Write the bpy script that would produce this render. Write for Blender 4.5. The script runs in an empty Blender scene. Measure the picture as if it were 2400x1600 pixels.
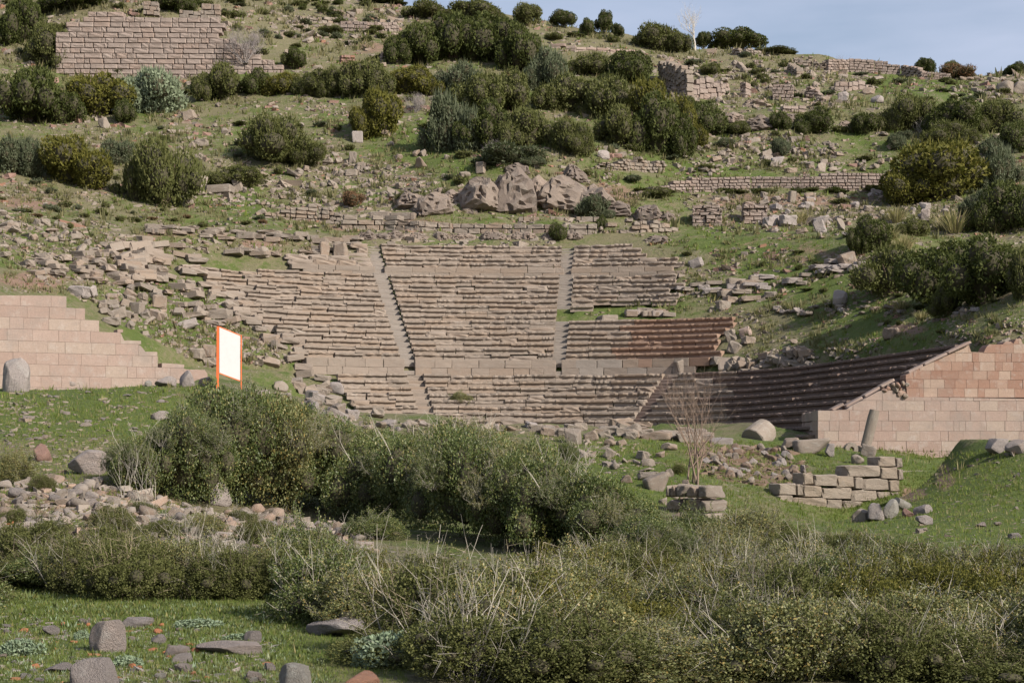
import bpy, bmesh, math, random
import numpy as np
from mathutils import Vector, Matrix, Euler
from mathutils.bvhtree import BVHTree

random.seed(7)
RNG = np.random.default_rng(7)
R = math.radians
SC = bpy.context.scene
COL = SC.collection

# ------------------------------------------------------------------ camera, sky, sun
FPX, HOR = 3850.0, 1075.0          # focal length and eye level, in pixels of the 2400 x 1600 photograph
cam_d = bpy.data.cameras.new('camera')
cam_d.sensor_width = 36.0
cam_d.lens = 36.0 * FPX / 2400.0
cam_d.shift_y = (HOR - 800.0) / 2400.0
cam_d.clip_start = 0.1
cam_d.clip_end = 3000
cam = bpy.data.objects.new('camera', cam_d)
cam.rotation_euler = (R(90), 0, 0)
COL.objects.link(cam)
SC.camera = cam

SUN_AZ, SUN_EL = 50.0, 33.0        # degrees right of "straight behind the camera", and above the horizon
sx, sy, sz = math.sin(R(SUN_AZ)) * math.cos(R(SUN_EL)), -math.cos(R(SUN_AZ)) * math.cos(R(SUN_EL)), math.sin(R(SUN_EL))
world = bpy.data.worlds.new('World')
SC.world = world
world.use_nodes = True
wn, wl = world.node_tree.nodes, world.node_tree.links
wn.clear()
sky = wn.new('ShaderNodeTexSky')
sky.sky_type = 'NISHITA'
sky.sun_disc = False
sky.sun_elevation = R(SUN_EL)
sky.sun_rotation = math.atan2(sx, sy)
sky.altitude = 200
sky.air_density = 1.1
sky.dust_density = 2.2
sky.ozone_density = 1.6
bg = wn.new('ShaderNodeBackground')
bg.inputs['Strength'].default_value = 0.088
wo = wn.new('ShaderNodeOutputWorld')
wtc = wn.new('ShaderNodeTexCoord'); wnz = wn.new('ShaderNodeTexNoise'); wmp = wn.new('ShaderNodeMapping')
wmp.inputs['Scale'].default_value = (1.2, 1.2, 5); wnz.inputs['Scale'].default_value = 3.4; wnz.inputs['Detail'].default_value = 6
wl.new(wtc.outputs['Generated'], wmp.inputs[0]); wl.new(wmp.outputs[0], wnz.inputs['Vector'])
wmr = wn.new('ShaderNodeMapRange'); wmr.inputs[1].default_value = .3; wmr.inputs[2].default_value = .75; wmr.inputs[3].default_value = .15; wmr.inputs[4].default_value = .9
wl.new(wnz.outputs['Fac'], wmr.inputs[0])
wmx = wn.new('ShaderNodeMix'); wmx.data_type = 'RGBA'; wmx.inputs[7].default_value = (5.0, 5.5, 7.0, 1)   # thin high veil of cloud
wl.new(wmr.outputs[0], wmx.inputs[0]); wl.new(sky.outputs[0], wmx.inputs[6]); wl.new(wmx.outputs[2], bg.inputs[0])
wl.new(bg.outputs[0], wo.inputs[0])
sun_d = bpy.data.lights.new('sun', 'SUN')
sun_d.energy = 5.0
sun_d.angle = R(0.55)
sun_d.color = (1.0, 0.93, 0.83)
sun = bpy.data.objects.new('sun', sun_d)
sun.rotation_euler = Vector((sx, sy, sz)).to_track_quat('Z', 'Y').to_euler()
COL.objects.link(sun)
SC.view_settings.view_transform = 'Standard'
SC.view_settings.look = 'None'
SC.view_settings.exposure = 0.5
SC.view_settings.gamma = 1.0
SC.view_settings.use_curve_mapping = False
SC.render.engine = 'CYCLES'
SC.cycles.max_bounces = 5
SC.cycles.diffuse_bounces = 2
SC.cycles.transparent_max_bounces = 8

# ------------------------------------------------------------------ helpers
def tag(o, label=None, cat=None, group=None, kind=None):
    if label: o['label'] = label
    if cat: o['category'] = cat
    if group: o['group'] = group
    if kind: o['kind'] = kind
    return o

def proj(x, y, z):
    return 1200 + FPX * x / y, HOR - FPX * z / y

def unproj(px, py, Y):
    return Vector(((px - 1200) * Y / FPX, Y, (HOR - py) * Y / FPX))

def inpoly(x, y, poly):
    c = False
    j = len(poly) - 1
    for i in range(len(poly)):
        xi, yi = poly[i]; xj, yj = poly[j]
        if (yi > y) != (yj > y) and x < (xj - xi) * (y - yi) / (yj - yi) + xi:
            c = not c
        j = i
    return c

def np_inpoly(x, y, poly):
    c = np.zeros(x.shape, bool)
    j = len(poly) - 1
    for i in range(len(poly)):
        xi, yi = poly[i]; xj, yj = poly[j]
        if yi != yj:
            t = ((yi > y) != (yj > y)) & (x < (xj - xi) * (y - yi) / (yj - yi) + xi)
            c ^= t
        j = i
    return c

def mesh_np(name, V, F, mats=(), smooth=False, attrs=None, mat_idx=None):
    """V (n,3) floats, F (m,k) ints, all faces with k corners"""
    me = bpy.data.meshes.new(name)
    V = np.asarray(V, np.float32); F = np.asarray(F, np.int32)
    m, k = F.shape
    me.vertices.add(len(V)); me.vertices.foreach_set('co', V.ravel())
    me.loops.add(m * k); me.loops.foreach_set('vertex_index', F.ravel())
    me.polygons.add(m)
    me.polygons.foreach_set('loop_start', np.arange(0, m * k, k, dtype=np.int32))
    me.polygons.foreach_set('loop_total', np.full(m, k, np.int32))
    me.polygons.foreach_set('use_smooth', np.full(m, smooth, bool))
    if mat_idx is not None: me.polygons.foreach_set('material_index', np.asarray(mat_idx, np.int32))
    for mt in mats: me.materials.append(mt)
    if attrs:
        for an, arr in attrs.items():
            a = me.attributes.new(an, 'FLOAT', 'POINT')
            a.data.foreach_set('value', np.asarray(arr, np.float32))
    me.update(calc_edges=True)
    return me

def mesh_py(name, V, F, mats=(), smooth=False):
    me = bpy.data.meshes.new(name)
    me.from_pydata([tuple(v) for v in V], [], F)
    for mt in mats: me.materials.append(mt)
    if smooth: me.polygons.foreach_set('use_smooth', [True] * len(me.polygons))
    me.update()
    return me

def obj(name, me, loc=(0, 0, 0), rot=(0, 0, 0), scale=(1, 1, 1), parent=None):
    o = bpy.data.objects.new(name, me)
    COL.objects.link(o)
    if parent is not None:
        o.parent = parent
        loc = Vector(loc) - parent.location
    o.location = loc
    o.rotation_euler = rot
    o.scale = scale
    return o

def empty(name, loc, label=None, cat=None, group=None):
    o = bpy.data.objects.new(name, None)
    o.empty_display_size = 0.3
    COL.objects.link(o)
    o.location = loc
    return tag(o, label, cat, group)

# numpy value noise
_PT = RNG.random((256, 256)).astype(np.float32)
def vnoise(x, y, s=0):
    x = np.asarray(x, float) + s * 17.3; y = np.asarray(y, float) + s * 31.7
    xi = np.floor(x).astype(int); yi = np.floor(y).astype(int)
    fx = x - xi; fy = y - yi
    fx = fx * fx * (3 - 2 * fx); fy = fy * fy * (3 - 2 * fy)
    a = _PT[xi & 255, yi & 255]; b = _PT[(xi + 1) & 255, yi & 255]
    c = _PT[xi & 255, (yi + 1) & 255]; d = _PT[(xi + 1) & 255, (yi + 1) & 255]
    return (a + (b - a) * fx) * (1 - fy) + (c + (d - c) * fx) * fy
def fbm(x, y, o=4, s=0):
    t = 0; a = 1; n = 0
    for i in range(o):
        t = t + a * (vnoise(x * 2 ** i, y * 2 ** i, s + i) - .5); n += a; a *= .5
    return t / n * 2
def noise3(P, f, s=0):
    """cheap 3-D noise from three 2-D slices"""
    x, y, z = P[:, 0] * f, P[:, 1] * f, P[:, 2] * f
    return (vnoise(x + 3.1, y + z * .7, s) + vnoise(y - 1.7, z + x * .6, s + 5) + vnoise(z + 9.2, x - y * .5, s + 9)) / 1.5 - 1

# ------------------------------------------------------------------ materials
def new_mat(name):
    m = bpy.data.materials.new(name); m.use_nodes = True
    nt = m.node_tree; nt.nodes.clear()
    out = nt.nodes.new('ShaderNodeOutputMaterial')
    b = nt.nodes.new('ShaderNodeBsdfPrincipled')
    nt.links.new(b.outputs[0], out.inputs[0])
    b.inputs['Roughness'].default_value = .9
    if 'Specular IOR Level' in b.inputs: b.inputs['Specular IOR Level'].default_value = .2
    return m, nt, b, out
class NG:
    def __init__(s, nt): s.nt = nt
    def n(s, t, **k):
        nd = s.nt.nodes.new(t)
        for a, v in k.items(): setattr(nd, a, v)
        return nd
    def l(s, a, b): s.nt.links.new(a, b)
    def val(s, sock, v):
        if hasattr(v, 'node'): s.l(v, sock)
        else: sock.default_value = v
    def noise(s, vec, scale, detail=4, rough=.6, dist=0):
        nd = s.n('ShaderNodeTexNoise'); s.l(vec, nd.inputs['Vector'])
        nd.inputs['Scale'].default_value = scale; nd.inputs['Detail'].default_value = detail
        nd.inputs['Roughness'].default_value = rough; nd.inputs['Distortion'].default_value = dist
        return nd.outputs['Fac']
    def ramp(s, fac, lo, hi, a=0., b=1.):
        nd = s.n('ShaderNodeMapRange'); s.l(fac, nd.inputs[0])
        nd.inputs[1].default_value = lo; nd.inputs[2].default_value = hi
        nd.inputs[3].default_value = a; nd.inputs[4].default_value = b
        return nd.outputs[0]
    def mix(s, fac, a, b, mode='MIX'):
        nd = s.n('ShaderNodeMix', data_type='RGBA', blend_type=mode)
        s.val(nd.inputs[0], fac)
        for sock, v in ((nd.inputs[6], a), (nd.inputs[7], b)):
            if hasattr(v, 'node'): s.l(v, sock)
            else: sock.default_value = (*v, 1)
        return nd.outputs[2]
    def math(s, op, a, b=0.):
        nd = s.n('ShaderNodeMath', operation=op)
        s.val(nd.inputs[0], a); s.val(nd.inputs[1], b)
        return nd.outputs[0]
    def bump(s, h, strength, dist, nrm=None):
        nd = s.n('ShaderNodeBump'); s.l(h, nd.inputs['Height'])
        nd.inputs['Strength'].default_value = strength; nd.inputs['Distance'].default_value = dist
        if nrm is not None: s.l(nrm, nd.inputs['Normal'])
        return nd.outputs[0]

def stone_mat(name, c1, c2, c3, lichen=(.5, .47, .42), lich=.35, scale=1., bump=.6, contrast=1., stain=None):
    """c1/c2: the spread of tone from block to block, c3: a third tint some blocks have"""
    kk = .70; c1, c2, c3, lichen = [tuple(x * kk for x in c) for c in (c1, c2, c3, lichen)]
    if stain: stain = tuple(x * kk for x in stain)
    m, nt, b, out = new_mat(name); g = NG(nt)
    oi = g.n('ShaderNodeObjectInfo'); ge = g.n('ShaderNodeNewGeometry'); tc = g.n('ShaderNodeTexCoord')
    off = g.n('ShaderNodeVectorMath', operation='ADD')
    g.l(tc.outputs['Object'], off.inputs[0])
    cmb = g.n('ShaderNodeCombineXYZ')
    r = g.math('FRACT', g.math('ADD', oi.outputs['Random'], ge.outputs['Random Per Island']))
    g.l(g.math('MULTIPLY', r, 57.), cmb.inputs[0]); g.l(g.math('MULTIPLY', r, 31.), cmb.inputs[1]); g.l(g.math('MULTIPLY', oi.outputs['Random'], 93.), cmb.inputs[2])
    g.l(cmb.outputs[0], off.inputs[1]); v = off.outputs[0]
    r2 = g.math('FRACT', g.math('MULTIPLY', r, 7.31)); r3 = g.math('FRACT', g.math('MULTIPLY', r, 13.7))
    col = g.mix(r2, c1, c2)
    col = g.mix(g.ramp(r3, .62, .8), col, c3)
    big = g.noise(v, 1.3 * scale, 5, .65)
    col = g.mix(g.ramp(big, .3, .75, 0, .75 * contrast), col, g.mix(.5, col, tuple(x * .72 for x in c2)))
    col = g.mix(g.ramp(g.noise(v, 2.6 * scale, 6, .7), .52, .68, 0, lich), col, lichen)
    fine = g.noise(v, 17 * scale, 5, .7)
    col = g.mix(g.ramp(fine, .35, .72, .0, .42 * contrast), col, tuple(x * .5 for x in c1))
    pits = g.noise(v, 34 * scale, 3, .6)
    if stain:
        wv = g.noise(ge.outputs['Position'], .55, 5, .7)
        col = g.mix(g.ramp(wv, .48, .66, 0, .7), col, stain)
    g.l(col, b.inputs['Base Color'])
    h = g.math('ADD', g.math('MULTIPLY', fine, .6), g.math('ADD', g.math('MULTIPLY', big, 1.4), g.math('MULTIPLY', pits, .25)))
    g.l(g.bump(h, bump, .09 / scale), b.inputs['Normal'])
    b.inputs['Roughness'].default_value = .93
    return m

M = {}
M['seat'] = stone_mat('weathered_seat_stone', (.44, .355, .29), (.33, .27, .222), (.40, .305, .235), (.48, .43, .375), .35, 1.2, .55)
M['seat_red'] = stone_mat('restored_reddish_stone', (.40, .265, .195), (.34, .215, .155), (.44, .30, .225), (.45, .36, .3), .15, 1.2, .35)
M['seat_new_shaded'] = stone_mat('restored_smooth_stone_shade_darkened', (.26, .19, .16), (.21, .155, .13), (.28, .20, .165), (.42, .36, .32), .15, 1.2, .35)  # restored wing stone, its colour darkened to deepen the shade there
M['step'] = stone_mat('grey_step_stone', (.42, .36, .31), (.35, .30, .26), (.39, .33, .28), (.47, .43, .38), .4, 1.3, .5)
M['ashlar'] = stone_mat('pale_pink_ashlar', (.50, .375, .315), (.44, .315, .26), (.50, .395, .325), (.60, .53, .48), .5, .8, .35, 1.0, stain=(.33, .27, .235))
M['ashlar_red'] = stone_mat('red_brown_ashlar', (.46, .29, .215), (.36, .205, .15), (.56, .42, .33), (.66, .60, .55), .35, 1., .4, 1.0, stain=(.36, .27, .22))
M['oldwall'] = stone_mat('weathered_wall_stone', (.50, .40, .345), (.40, .315, .27), (.46, .345, .285), (.43, .39, .35), .35, 1., .7)
M['rubble'] = stone_mat('pale_rubble_stone', (.43, .355, .29), (.32, .265, .22), (.39, .29, .22), (.55, .51, .45), .5, 1.6, .8)
M['greyrock'] = stone_mat('grey_boulder_stone', (.60, .515, .47), (.48, .415, .385), (.58, .47, .41), (.68, .64, .59), .45, 1.0, 1., 1.5)
M['whiterock'] = stone_mat('white_lichened_stone', (.56, .52, .46), (.48, .44, .38), (.52, .47, .4), (.68, .66, .6), .7, 1., 1., 1.3)
M['redrock'] = stone_mat('reddish_stone', (.40, .25, .20), (.33, .2, .16), (.42, .22, .14), (.45, .38, .33), .3, 2.2, .8)
M['brick'] = stone_mat('orange_tile_fragment', (.55, .22, .10), (.46, .19, .1), (.5, .26, .14), (.5, .4, .3), .15, 2.5, .6)
M['cobble'] = stone_mat('river_cobble', (.52, .44, .37), (.36, .30, .26), (.50, .34, .25), (.56, .51, .45), .45, 2.4, .7)
M['outcrop'] = stone_mat('craggy_outcrop_rock', (.34, .27, .22), (.24, .19, .16), (.44, .34, .27), (.52, .46, .39), .4, 1.6, 1.2, 1.6)
M['stage'] = stone_mat('tan_stage_stone', (.58, .48, .385), (.47, .385, .31), (.53, .42, .32), (.60, .54, .46), .4, 1., .9, 1.2)
M['earth'] = stone_mat('bare_red_earth', (.30, .21, .155), (.25, .17, .125), (.34, .25, .19), (.34, .24, .17), .4, 2., .8)

def leaf_mat(name, c1, c2, c3, transl=.14, dry=None):
    m, nt, b, out = new_mat(name); g = NG(nt)
    kk = 1.0 if name in ('spiny_shrub_leaf', 'glossy_shrub_leaf') else .86
    c1, c2, c3 = [tuple(x * kk for x in c) for c in (c1, c2, c3)]
    if dry: dry = tuple(x * kk for x in dry)
    ge = g.n('ShaderNodeNewGeometry'); oi = g.n('ShaderNodeObjectInfo')
    r = ge.outputs['Random Per Island']
    col = g.mix(r, c1, c2)
    col = g.mix(g.ramp(g.math('FRACT', g.math('MULTIPLY', r, 9.7)), .7, .9), col, c3)
    patch = g.noise(ge.outputs['Position'], .9, 3, .6)
    col = g.mix(g.ramp(patch, .35, .7, 0, .6), col, g.mix(.6, col, c3))
    col = g.mix(g.ramp(oi.outputs['Random'], 0, 1, 0, .35), col, c2)
    if dry: col = g.mix(g.ramp(g.math('FRACT', g.math('MULTIPLY', r, 23.3)), .86, .9), col, dry)
    g.l(col, b.inputs['Base Color'])
    b.inputs['Roughness'].default_value = .5 if 'shrub' in name else .65
    b.inputs['Specular IOR Level'].default_value = .35 if 'shrub' in name else .12
    tr = g.n('ShaderNodeBsdfTranslucent'); g.l(g.mix(.4, col, (.25, .32, .05)), tr.inputs[0])
    mx = g.n('ShaderNodeMixShader'); mx.inputs[0].default_value = transl
    g.l(b.outputs[0], mx.inputs[1]); g.l(tr.outputs[0], mx.inputs[2]); g.l(mx.outputs[0], out.inputs[0])
    return m
M['leaf_dark'] = leaf_mat('dark_evergreen_leaf', (.040, .052, .014), (.062, .074, .020), (.095, .104, .030))
M['leaf_olive'] = leaf_mat('olive_green_leaf', (.070, .080, .024), (.105, .112, .036), (.15, .148, .055))
M['leaf_grey'] = leaf_mat('grey_green_leaf', (.075, .09, .05), (.105, .12, .07), (.15, .165, .10))
M['leaf_silver'] = leaf_mat('silvery_olive_leaf', (.15, .185, .115), (.22, .26, .165), (.28, .32, .21))
M['leaf_yellow'] = leaf_mat('yellowish_leaf', (.075, .078, .016), (.115, .11, .022), (.165, .145, .032))
M['leaf_near'] = leaf_mat('spiny_shrub_leaf', (.078, .088, .027), (.130, .138, .048), (.25, .235, .10), .15, (.26, .19, .06))
M['leaf_near_dark'] = leaf_mat('glossy_shrub_leaf', (.040, .058, .015), (.072, .095, .024), (.15, .17, .058), .15, (.2, .18, .06))
M['leaf_pale'] = leaf_mat('pale_herb_leaf', (.19, .25, .16), (.26, .33, .21), (.33, .38, .26))
M['leaf_red'] = leaf_mat('russet_dry_leaf', (.17, .085, .05), (.22, .12, .07), (.13, .10, .05))
M['grass'] = leaf_mat('green_grass_blade', (.12, .18, .03), (.175, .23, .045), (.21, .235, .07), .35, (.3, .25, .12))
M['drygrass'] = leaf_mat('straw_grass_blade', (.42, .34, .19), (.34, .29, .15), (.25, .24, .11), .3)
M['tuft'] = leaf_mat('hillside_tuft_blade', (.13, .13, .06), (.19, .175, .085), (.25, .22, .12), .25)

def bark_mat(name, c1, c2):
    m, nt, b, out = new_mat(name); g = NG(nt)
    ge = g.n('ShaderNodeNewGeometry')
    n = g.noise(ge.outputs['Position'], 9, 4)
    g.l(g.mix(g.ramp(n, .3, .7), c1, c2), b.inputs['Base Color'])
    g.l(g.bump(n, .4, .01), b.inputs['Normal'])
    return m
M['twig'] = bark_mat('pale_grey_twig', (.43, .39, .33), (.29, .255, .21))
M['twig_tan'] = bark_mat('tan_twig', (.34, .28, .2), (.24, .19, .13))
M['dead'] = bark_mat('dead_branch', (.33, .29, .275), (.22, .19, .18))
M['bark'] = bark_mat('pale_bark', (.50, .46, .40), (.36, .32, .27))
M['inner_wood_shade'] = bark_mat('shade_darkened_inner_wood', (.075, .065, .04), (.045, .042, .024))  # for crown cores: shade between the leaves put into the wood colour
M['bark_brown'] = bark_mat('brown_bark', (.24, .17, .13), (.15, .11, .085))

def plain(name, c, rough=.5):
    m, nt, b, out = new_mat(name); g = NG(nt)
    ge = g.n('ShaderNodeNewGeometry')
    n = g.noise(ge.outputs['Position'], 7, 5, .7)
    g.l(g.mix(g.ramp(n, .4, .75, 0, .35), c, tuple(x * .8 for x in c)), b.inputs['Base Color'])
    b.inputs['Roughness'].default_value = rough
    return m
M['sign_white'] = plain('white_sign_panel', (.44, .45, .45))
M['sign_orange'] = plain('orange_painted_steel', (.70, .15, .05))

def ground_mat():
    m, nt, b, out = new_mat('grassy_stony_ground'); g = NG(nt)
    tc = g.n('ShaderNodeTexCoord'); v = tc.outputs['Object']
    def at(n):
        a = g.n('ShaderNodeAttribute'); a.attribute_name = n; return a.outputs['Fac']
    soil, lush, dry = at('soil'), at('lush'), at('dry')
    n1 = g.noise(v, .16, 6, .62, .4); n2 = g.noise(v, .9, 6, .66, .3); n3 = g.noise(v, 4.5, 5, .7); n4 = g.noise(v, 19, 4, .7)
    green = g.mix(g.ramp(n2, .3, .7), (.118, .166, .036), (.19, .222, .060))
    green = g.mix(g.ramp(n4, .35, .7), green, (.085, .12, .030))
    olive = g.mix(g.ramp(n3, .3, .7), (.20, .185, .095), (.275, .235, .14))
    olive = g.mix(g.ramp(n4, .4, .7, 0, .7), olive, (.13, .125, .065))
    f = g.math('ADD', g.math('ADD', g.math('MULTIPLY', n1, .9), g.math('MULTIPLY', n2, .7)), g.math('MULTIPLY', n3, .45))
    f = g.math('ADD', g.math('SUBTRACT', f, lush), g.math('MULTIPLY', dry, 1.))
    col = g.mix(g.ramp(f, .90, 1.08), green, olive)
    earth = g.mix(g.ramp(n3, .3, .7), (.27, .165, .115), (.36, .25, .185))
    earth = g.mix(g.ramp(n4, .4, .7, 0, .6), earth, (.20, .13, .09))
    fs = g.math('ADD', g.math('MULTIPLY', g.noise(v, .33, 6, .7, .6), 1.), g.math('MULTIPLY', n3, .35))
    fs = g.math('ADD', fs, soil)
    col = g.mix(g.ramp(fs, .80, .95), col, earth)
    # little stones and gravel pressed into the turf
    vo = g.n('ShaderNodeTexVoronoi'); vo.inputs['Scale'].default_value = 5.5; vo.inputs['Randomness'].default_value = 1
    dv = g.n('ShaderNodeVectorMath', operation='ADD'); g.l(v, dv.inputs[0])
    nn = g.n('ShaderNodeTexNoise'); g.l(v, nn.inputs['Vector']); nn.inputs['Scale'].default_value = 6
    sc = g.n('ShaderNodeVectorMath', operation='SCALE'); g.l(nn.outputs['Color'], sc.inputs[0]); sc.inputs['Scale'].default_value = .12
    g.l(sc.outputs[0], dv.inputs[1]); g.l(dv.outputs[0], vo.inputs['Vector'])
    dens = g.ramp(g.math('SUBTRACT', g.math('ADD', g.noise(v, .5, 4, .7), g.math('MULTIPLY', dry, .25)), g.math('MULTIPLY', lush, .35)), .42, .66, .0, .34)
    stonef = g.math('LESS_THAN', vo.outputs['Distance'], dens)
    sep = g.n('ShaderNodeSeparateColor'); g.l(vo.outputs['Color'], sep.inputs[0])
    stonec = g.mix(sep.outputs[0], (.30, .25, .21), (.52, .45, .38))
    stonef = g.math('MULTIPLY', stonef, g.math('GREATER_THAN', sep.outputs[1], .5))
    col = g.mix(stonef, col, stonec)
    col = g.mix(1., col, (.72, .72, .72), 'MULTIPLY')
    g.l(col, b.inputs['Base Color'])
    h = g.math('ADD', g.math('MULTIPLY', n2, 1.2), g.math('ADD', g.math('MULTIPLY', n3, .9), g.math('MULTIPLY', n4, .35)))
    h = g.math('ADD', h, g.math('MULTIPLY', stonef, .5))
    g.l(g.bump(h, 1., .16), b.inputs['Normal'])
    b.inputs['Roughness'].default_value = .95
    return m
M['ground'] = ground_mat()

# ------------------------------------------------------------------ plan of the theatre: the lowest seat row as a curve
C0 = (0.6, 76.0); RB = 24.0; PHL, PHR = -25.0, 8.0
def build_curve():
    pts, nrm, phi = [], [], []
    def add(x, y, ph):
        pts.append((x, y)); nrm.append((math.sin(ph), math.cos(ph))); phi.append(math.degrees(ph))
    rl = 8.0; pl = R(PHL); cl = (C0[0] + (RB - rl) * math.sin(pl), C0[1] + (RB - rl) * math.cos(pl)); pe = R(-78)
    ex, ey = cl[0] + rl * math.sin(pe), cl[1] + rl * math.cos(pe)
    tx, ty = -math.cos(pe), math.sin(pe)          # direction towards the camera on the left wing
    L = (ey - 73.5) / abs(ty)
    for i in range(80): 
        q = L * (1 - i / 80); add(ex + tx * q, ey + ty * q, pe)
    for i in range(80):
        p = pe + (pl - pe) * i / 80; add(cl[0] + rl * math.sin(p), cl[1] + rl * math.cos(p), p)
    pr = R(PHR)
    for i in range(160):
        p = pl + (pr - pl) * i / 160; add(C0[0] + RB * math.sin(p), C0[1] + RB * math.cos(p), p)
    rr = 9.0; cr = (C0[0] + (RB - rr) * math.sin(pr), C0[1] + (RB - rr) * math.cos(pr)); pe = R(77)
    for i in range(120):
        p = pr + (pe - pr) * i / 120; add(cr[0] + rr * math.sin(p), cr[1] + rr * math.cos(p), p)
    ex, ey = cr[0] + rr * math.sin(pe), cr[1] + rr * math.cos(pe)
    tx, ty = math.cos(pe), -math.sin(pe); L = (ey - 76.7) / abs(ty)
    for i in range(101):
        q = L * i / 100; add(ex + tx * q, ey + ty * q, pe)
    return np.array(pts), np.array(nrm), np.array(phi)
CP, CN, CPH = build_curve()

def cavea_s(X, Y):
    """signed distance behind the lowest seat row"""
    shp = X.shape; X = X.ravel(); Y = Y.ravel(); S = np.empty(len(X))
    for a in range(0, len(X), 20000):
        dx = X[a:a+20000, None] - CP[None, ::3, 0]; dy = Y[a:a+20000, None] - CP[None, ::3, 1]
        d2 = dx * dx + dy * dy; k = d2.argmin(1); r = np.arange(len(k))
        sg = np.sign(dx[r, k] * CN[::3][k, 0] + dy[r, k] * CN[::3][k, 1])
        S[a:a+20000] = np.sqrt(d2[r, k]) * sg
    return S.reshape(shp)
RISE, TREAD = .43, .75
Z0 = 1.55
BS = [-30, -6, -.8, 0, 6.75, 8.3, 9.0, 21, 21.6, 22.2, 26, 30]
BZ = [1.0, 1.05, 1.2, 1.55, 5.42, 5.42, 6.52, 13.4, 13.5, 14.1, 16.3, 18.2]

# ------------------------------------------------------------------ terrain
CTRL = """
-1500 1600 12.5;0 1600 12.5;1200 1600 12.5;2400 1600 12.5;3900 1600 12.5
0 1402 20;600 1402 20;1200 1420 20;1800 1430 20;2400 1430 20;-900 1400 20;3300 1430 20
0 1290 26;400 1290 26;800 1300 26;1200 1320 26;1600 1330 25;2000 1330 25;2400 1310 26;-600 1290 26;3000 1300 26
0 1130 33;300 1130 33;500 1185 33;800 1230 31;1100 1230 34;1400 1240 34;1700 1250 34;1900 1250 34
0 1080 37;300 1085 37;-500 1080 37;0 1000 43;300 1000 43;-500 990 43
0 925 51;250 910 54;400 905 54;520 905 53;-500 900 52;0 905 60;250 905 62;450 900 62
600 1150 36;600 1050 42;700 960 55;900 990 62;900 1100 46;1100 1000 64;1100 1100 48;1300 1010 64;1300 1150 45;1100 1200 37
1500 1012 65;1700 1022 66;1850 1036 68;1900 1048 73;2000 1055 73;2100 1080 73;2300 1095 73;2500 1095 73
1450 1100 54;1600 1130 50;1700 1048 61;1750 1105 55;1800 1170 51;1650 1200 45;1500 1200 42;1870 1100 57;1620 1060 58
1950 1062 62;2080 1078 61;2250 1110 60;1900 1215 49;2040 1205 49;1780 1220 46
2080 1195 44;2150 1145 46.5;2190 1112 50;2235 1088 51;2290 1066 52;2340 1060 52;2400 1056 52;2700 1050 52;2400 1085 60;2250 1105 57;2150 1180 50
2150 1178 54;2195 1166 54.5;2175 1192 52;2235 1140 55.5;2150 1230 37;2400 1200 36;2300 1130 43;2100 1270 30;2400 1270 29;2700 1200 36
600 900 68;800 960 68;1000 975 70
0 500 118;0 400 135;0 300 150;0 160 178;0 0 210
-600 500 118;-600 300 150;-600 100 190;-600 -60 220
200 520 122;400 545 125;400 450 138;400 300 158;400 184 179;400 38 187;200 175 179;180 35 188;600 150 181;560 60 192;400 0 200
800 535 131;800 420 145;800 250 165;800 100 195;800 0 220
1000 530 131;1000 430 142;1200 530 131.5;1200 505 135;1200 375 144;1200 300 158;1200 150 185;1200 62 205;1130 25 212;1000 20 214
1400 500 136;1400 380 146;1600 540 132;1600 450 143;1600 415 150;1600 300 165;1600 200 182;1600 112 205;1400 80 207
1800 560 128;1800 455 143;1800 415 150;1800 300 163;1800 210 182;1800 125 206
2000 560 126;2000 455 143;2000 412 151;2000 330 160;2000 220 180;2000 148 206;2100 172 206
2200 600 116;2200 470 138;2200 300 164;2200 185 206;2400 500 125;2400 350 150;2400 250 175;2400 172 206
3000 560 110;3000 350 150;3000 180 206
"""
ctrl = []
for ln in CTRL.strip().split('\n'):
    for q in ln.split(';'):
        a = [float(t) for t in q.split()]
        p = unproj(*a); ctrl.append((p.x, p.y, p.z))
for x in (-12, -4, 4, 12): ctrl += [(x, 3, -1.7)]
for x, z in ((-260, 60), (-120, 74), (-60, 76), (-20, 66), (10, 50), (50, 45), (110, 40), (240, 30)):
    ctrl += [(x, 260, z)]
for x in (-300, -100, 0, 100, 300): ctrl += [(x, 430, 15)]
for x, y, z in ((0, 85, 1.0), (-6, 80, 1.0), (8, 80, 1.0), (0, 72, 1.0), (30, 60, .2), (-40, 60, 3), (-45, 75, 10), (45, 75, 7), (60, 90, 12), (-60, 95, 16)): ctrl.append((x, y, z))
# slope of the bowl itself
for k in range(0, len(CP), 22):
    for s in (3, 7.5, 12, 17, 22, 27):
        x, y = CP[k] + CN[k] * s
        if y > 84 and abs(x) < 27: ctrl.append((x, y, np.interp(s, BS, BZ)))
ctrl = np.array(ctrl)
keep = [0]
for i in range(1, len(ctrl)):
    if min(np.hypot(ctrl[keep, 0] - ctrl[i, 0], ctrl[keep, 1] - ctrl[i, 1])) > .6: keep.append(i)
ctrl = ctrl[keep]
def kern(dx, dy): return -np.sqrt(dx * dx + dy * dy + 4.0)
A = kern(ctrl[:, None, 0] - ctrl[None, :, 0], ctrl[:, None, 1] - ctrl[None, :, 1])
n = len(ctrl)
AA = np.zeros((n + 1, n + 1)); AA[:n, :n] = A; AA[:n, n] = 1; AA[n, :n] = 1
AA[:n, :n] += np.eye(n) * -.02
W = np.linalg.solve(AA, np.append(ctrl[:, 2], 0))
def rbf(X, Y):
    shp = X.shape; X = X.ravel(); Y = Y.ravel(); Z = np.empty(len(X))
    for a in range(0, len(X), 20000):
        Z[a:a+20000] = kern(X[a:a+20000, None] - ctrl[None, :, 0], Y[a:a+20000, None] - ctrl[None, :, 1]) @ W[:n] + W[n]
    return Z.reshape(shp)

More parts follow.
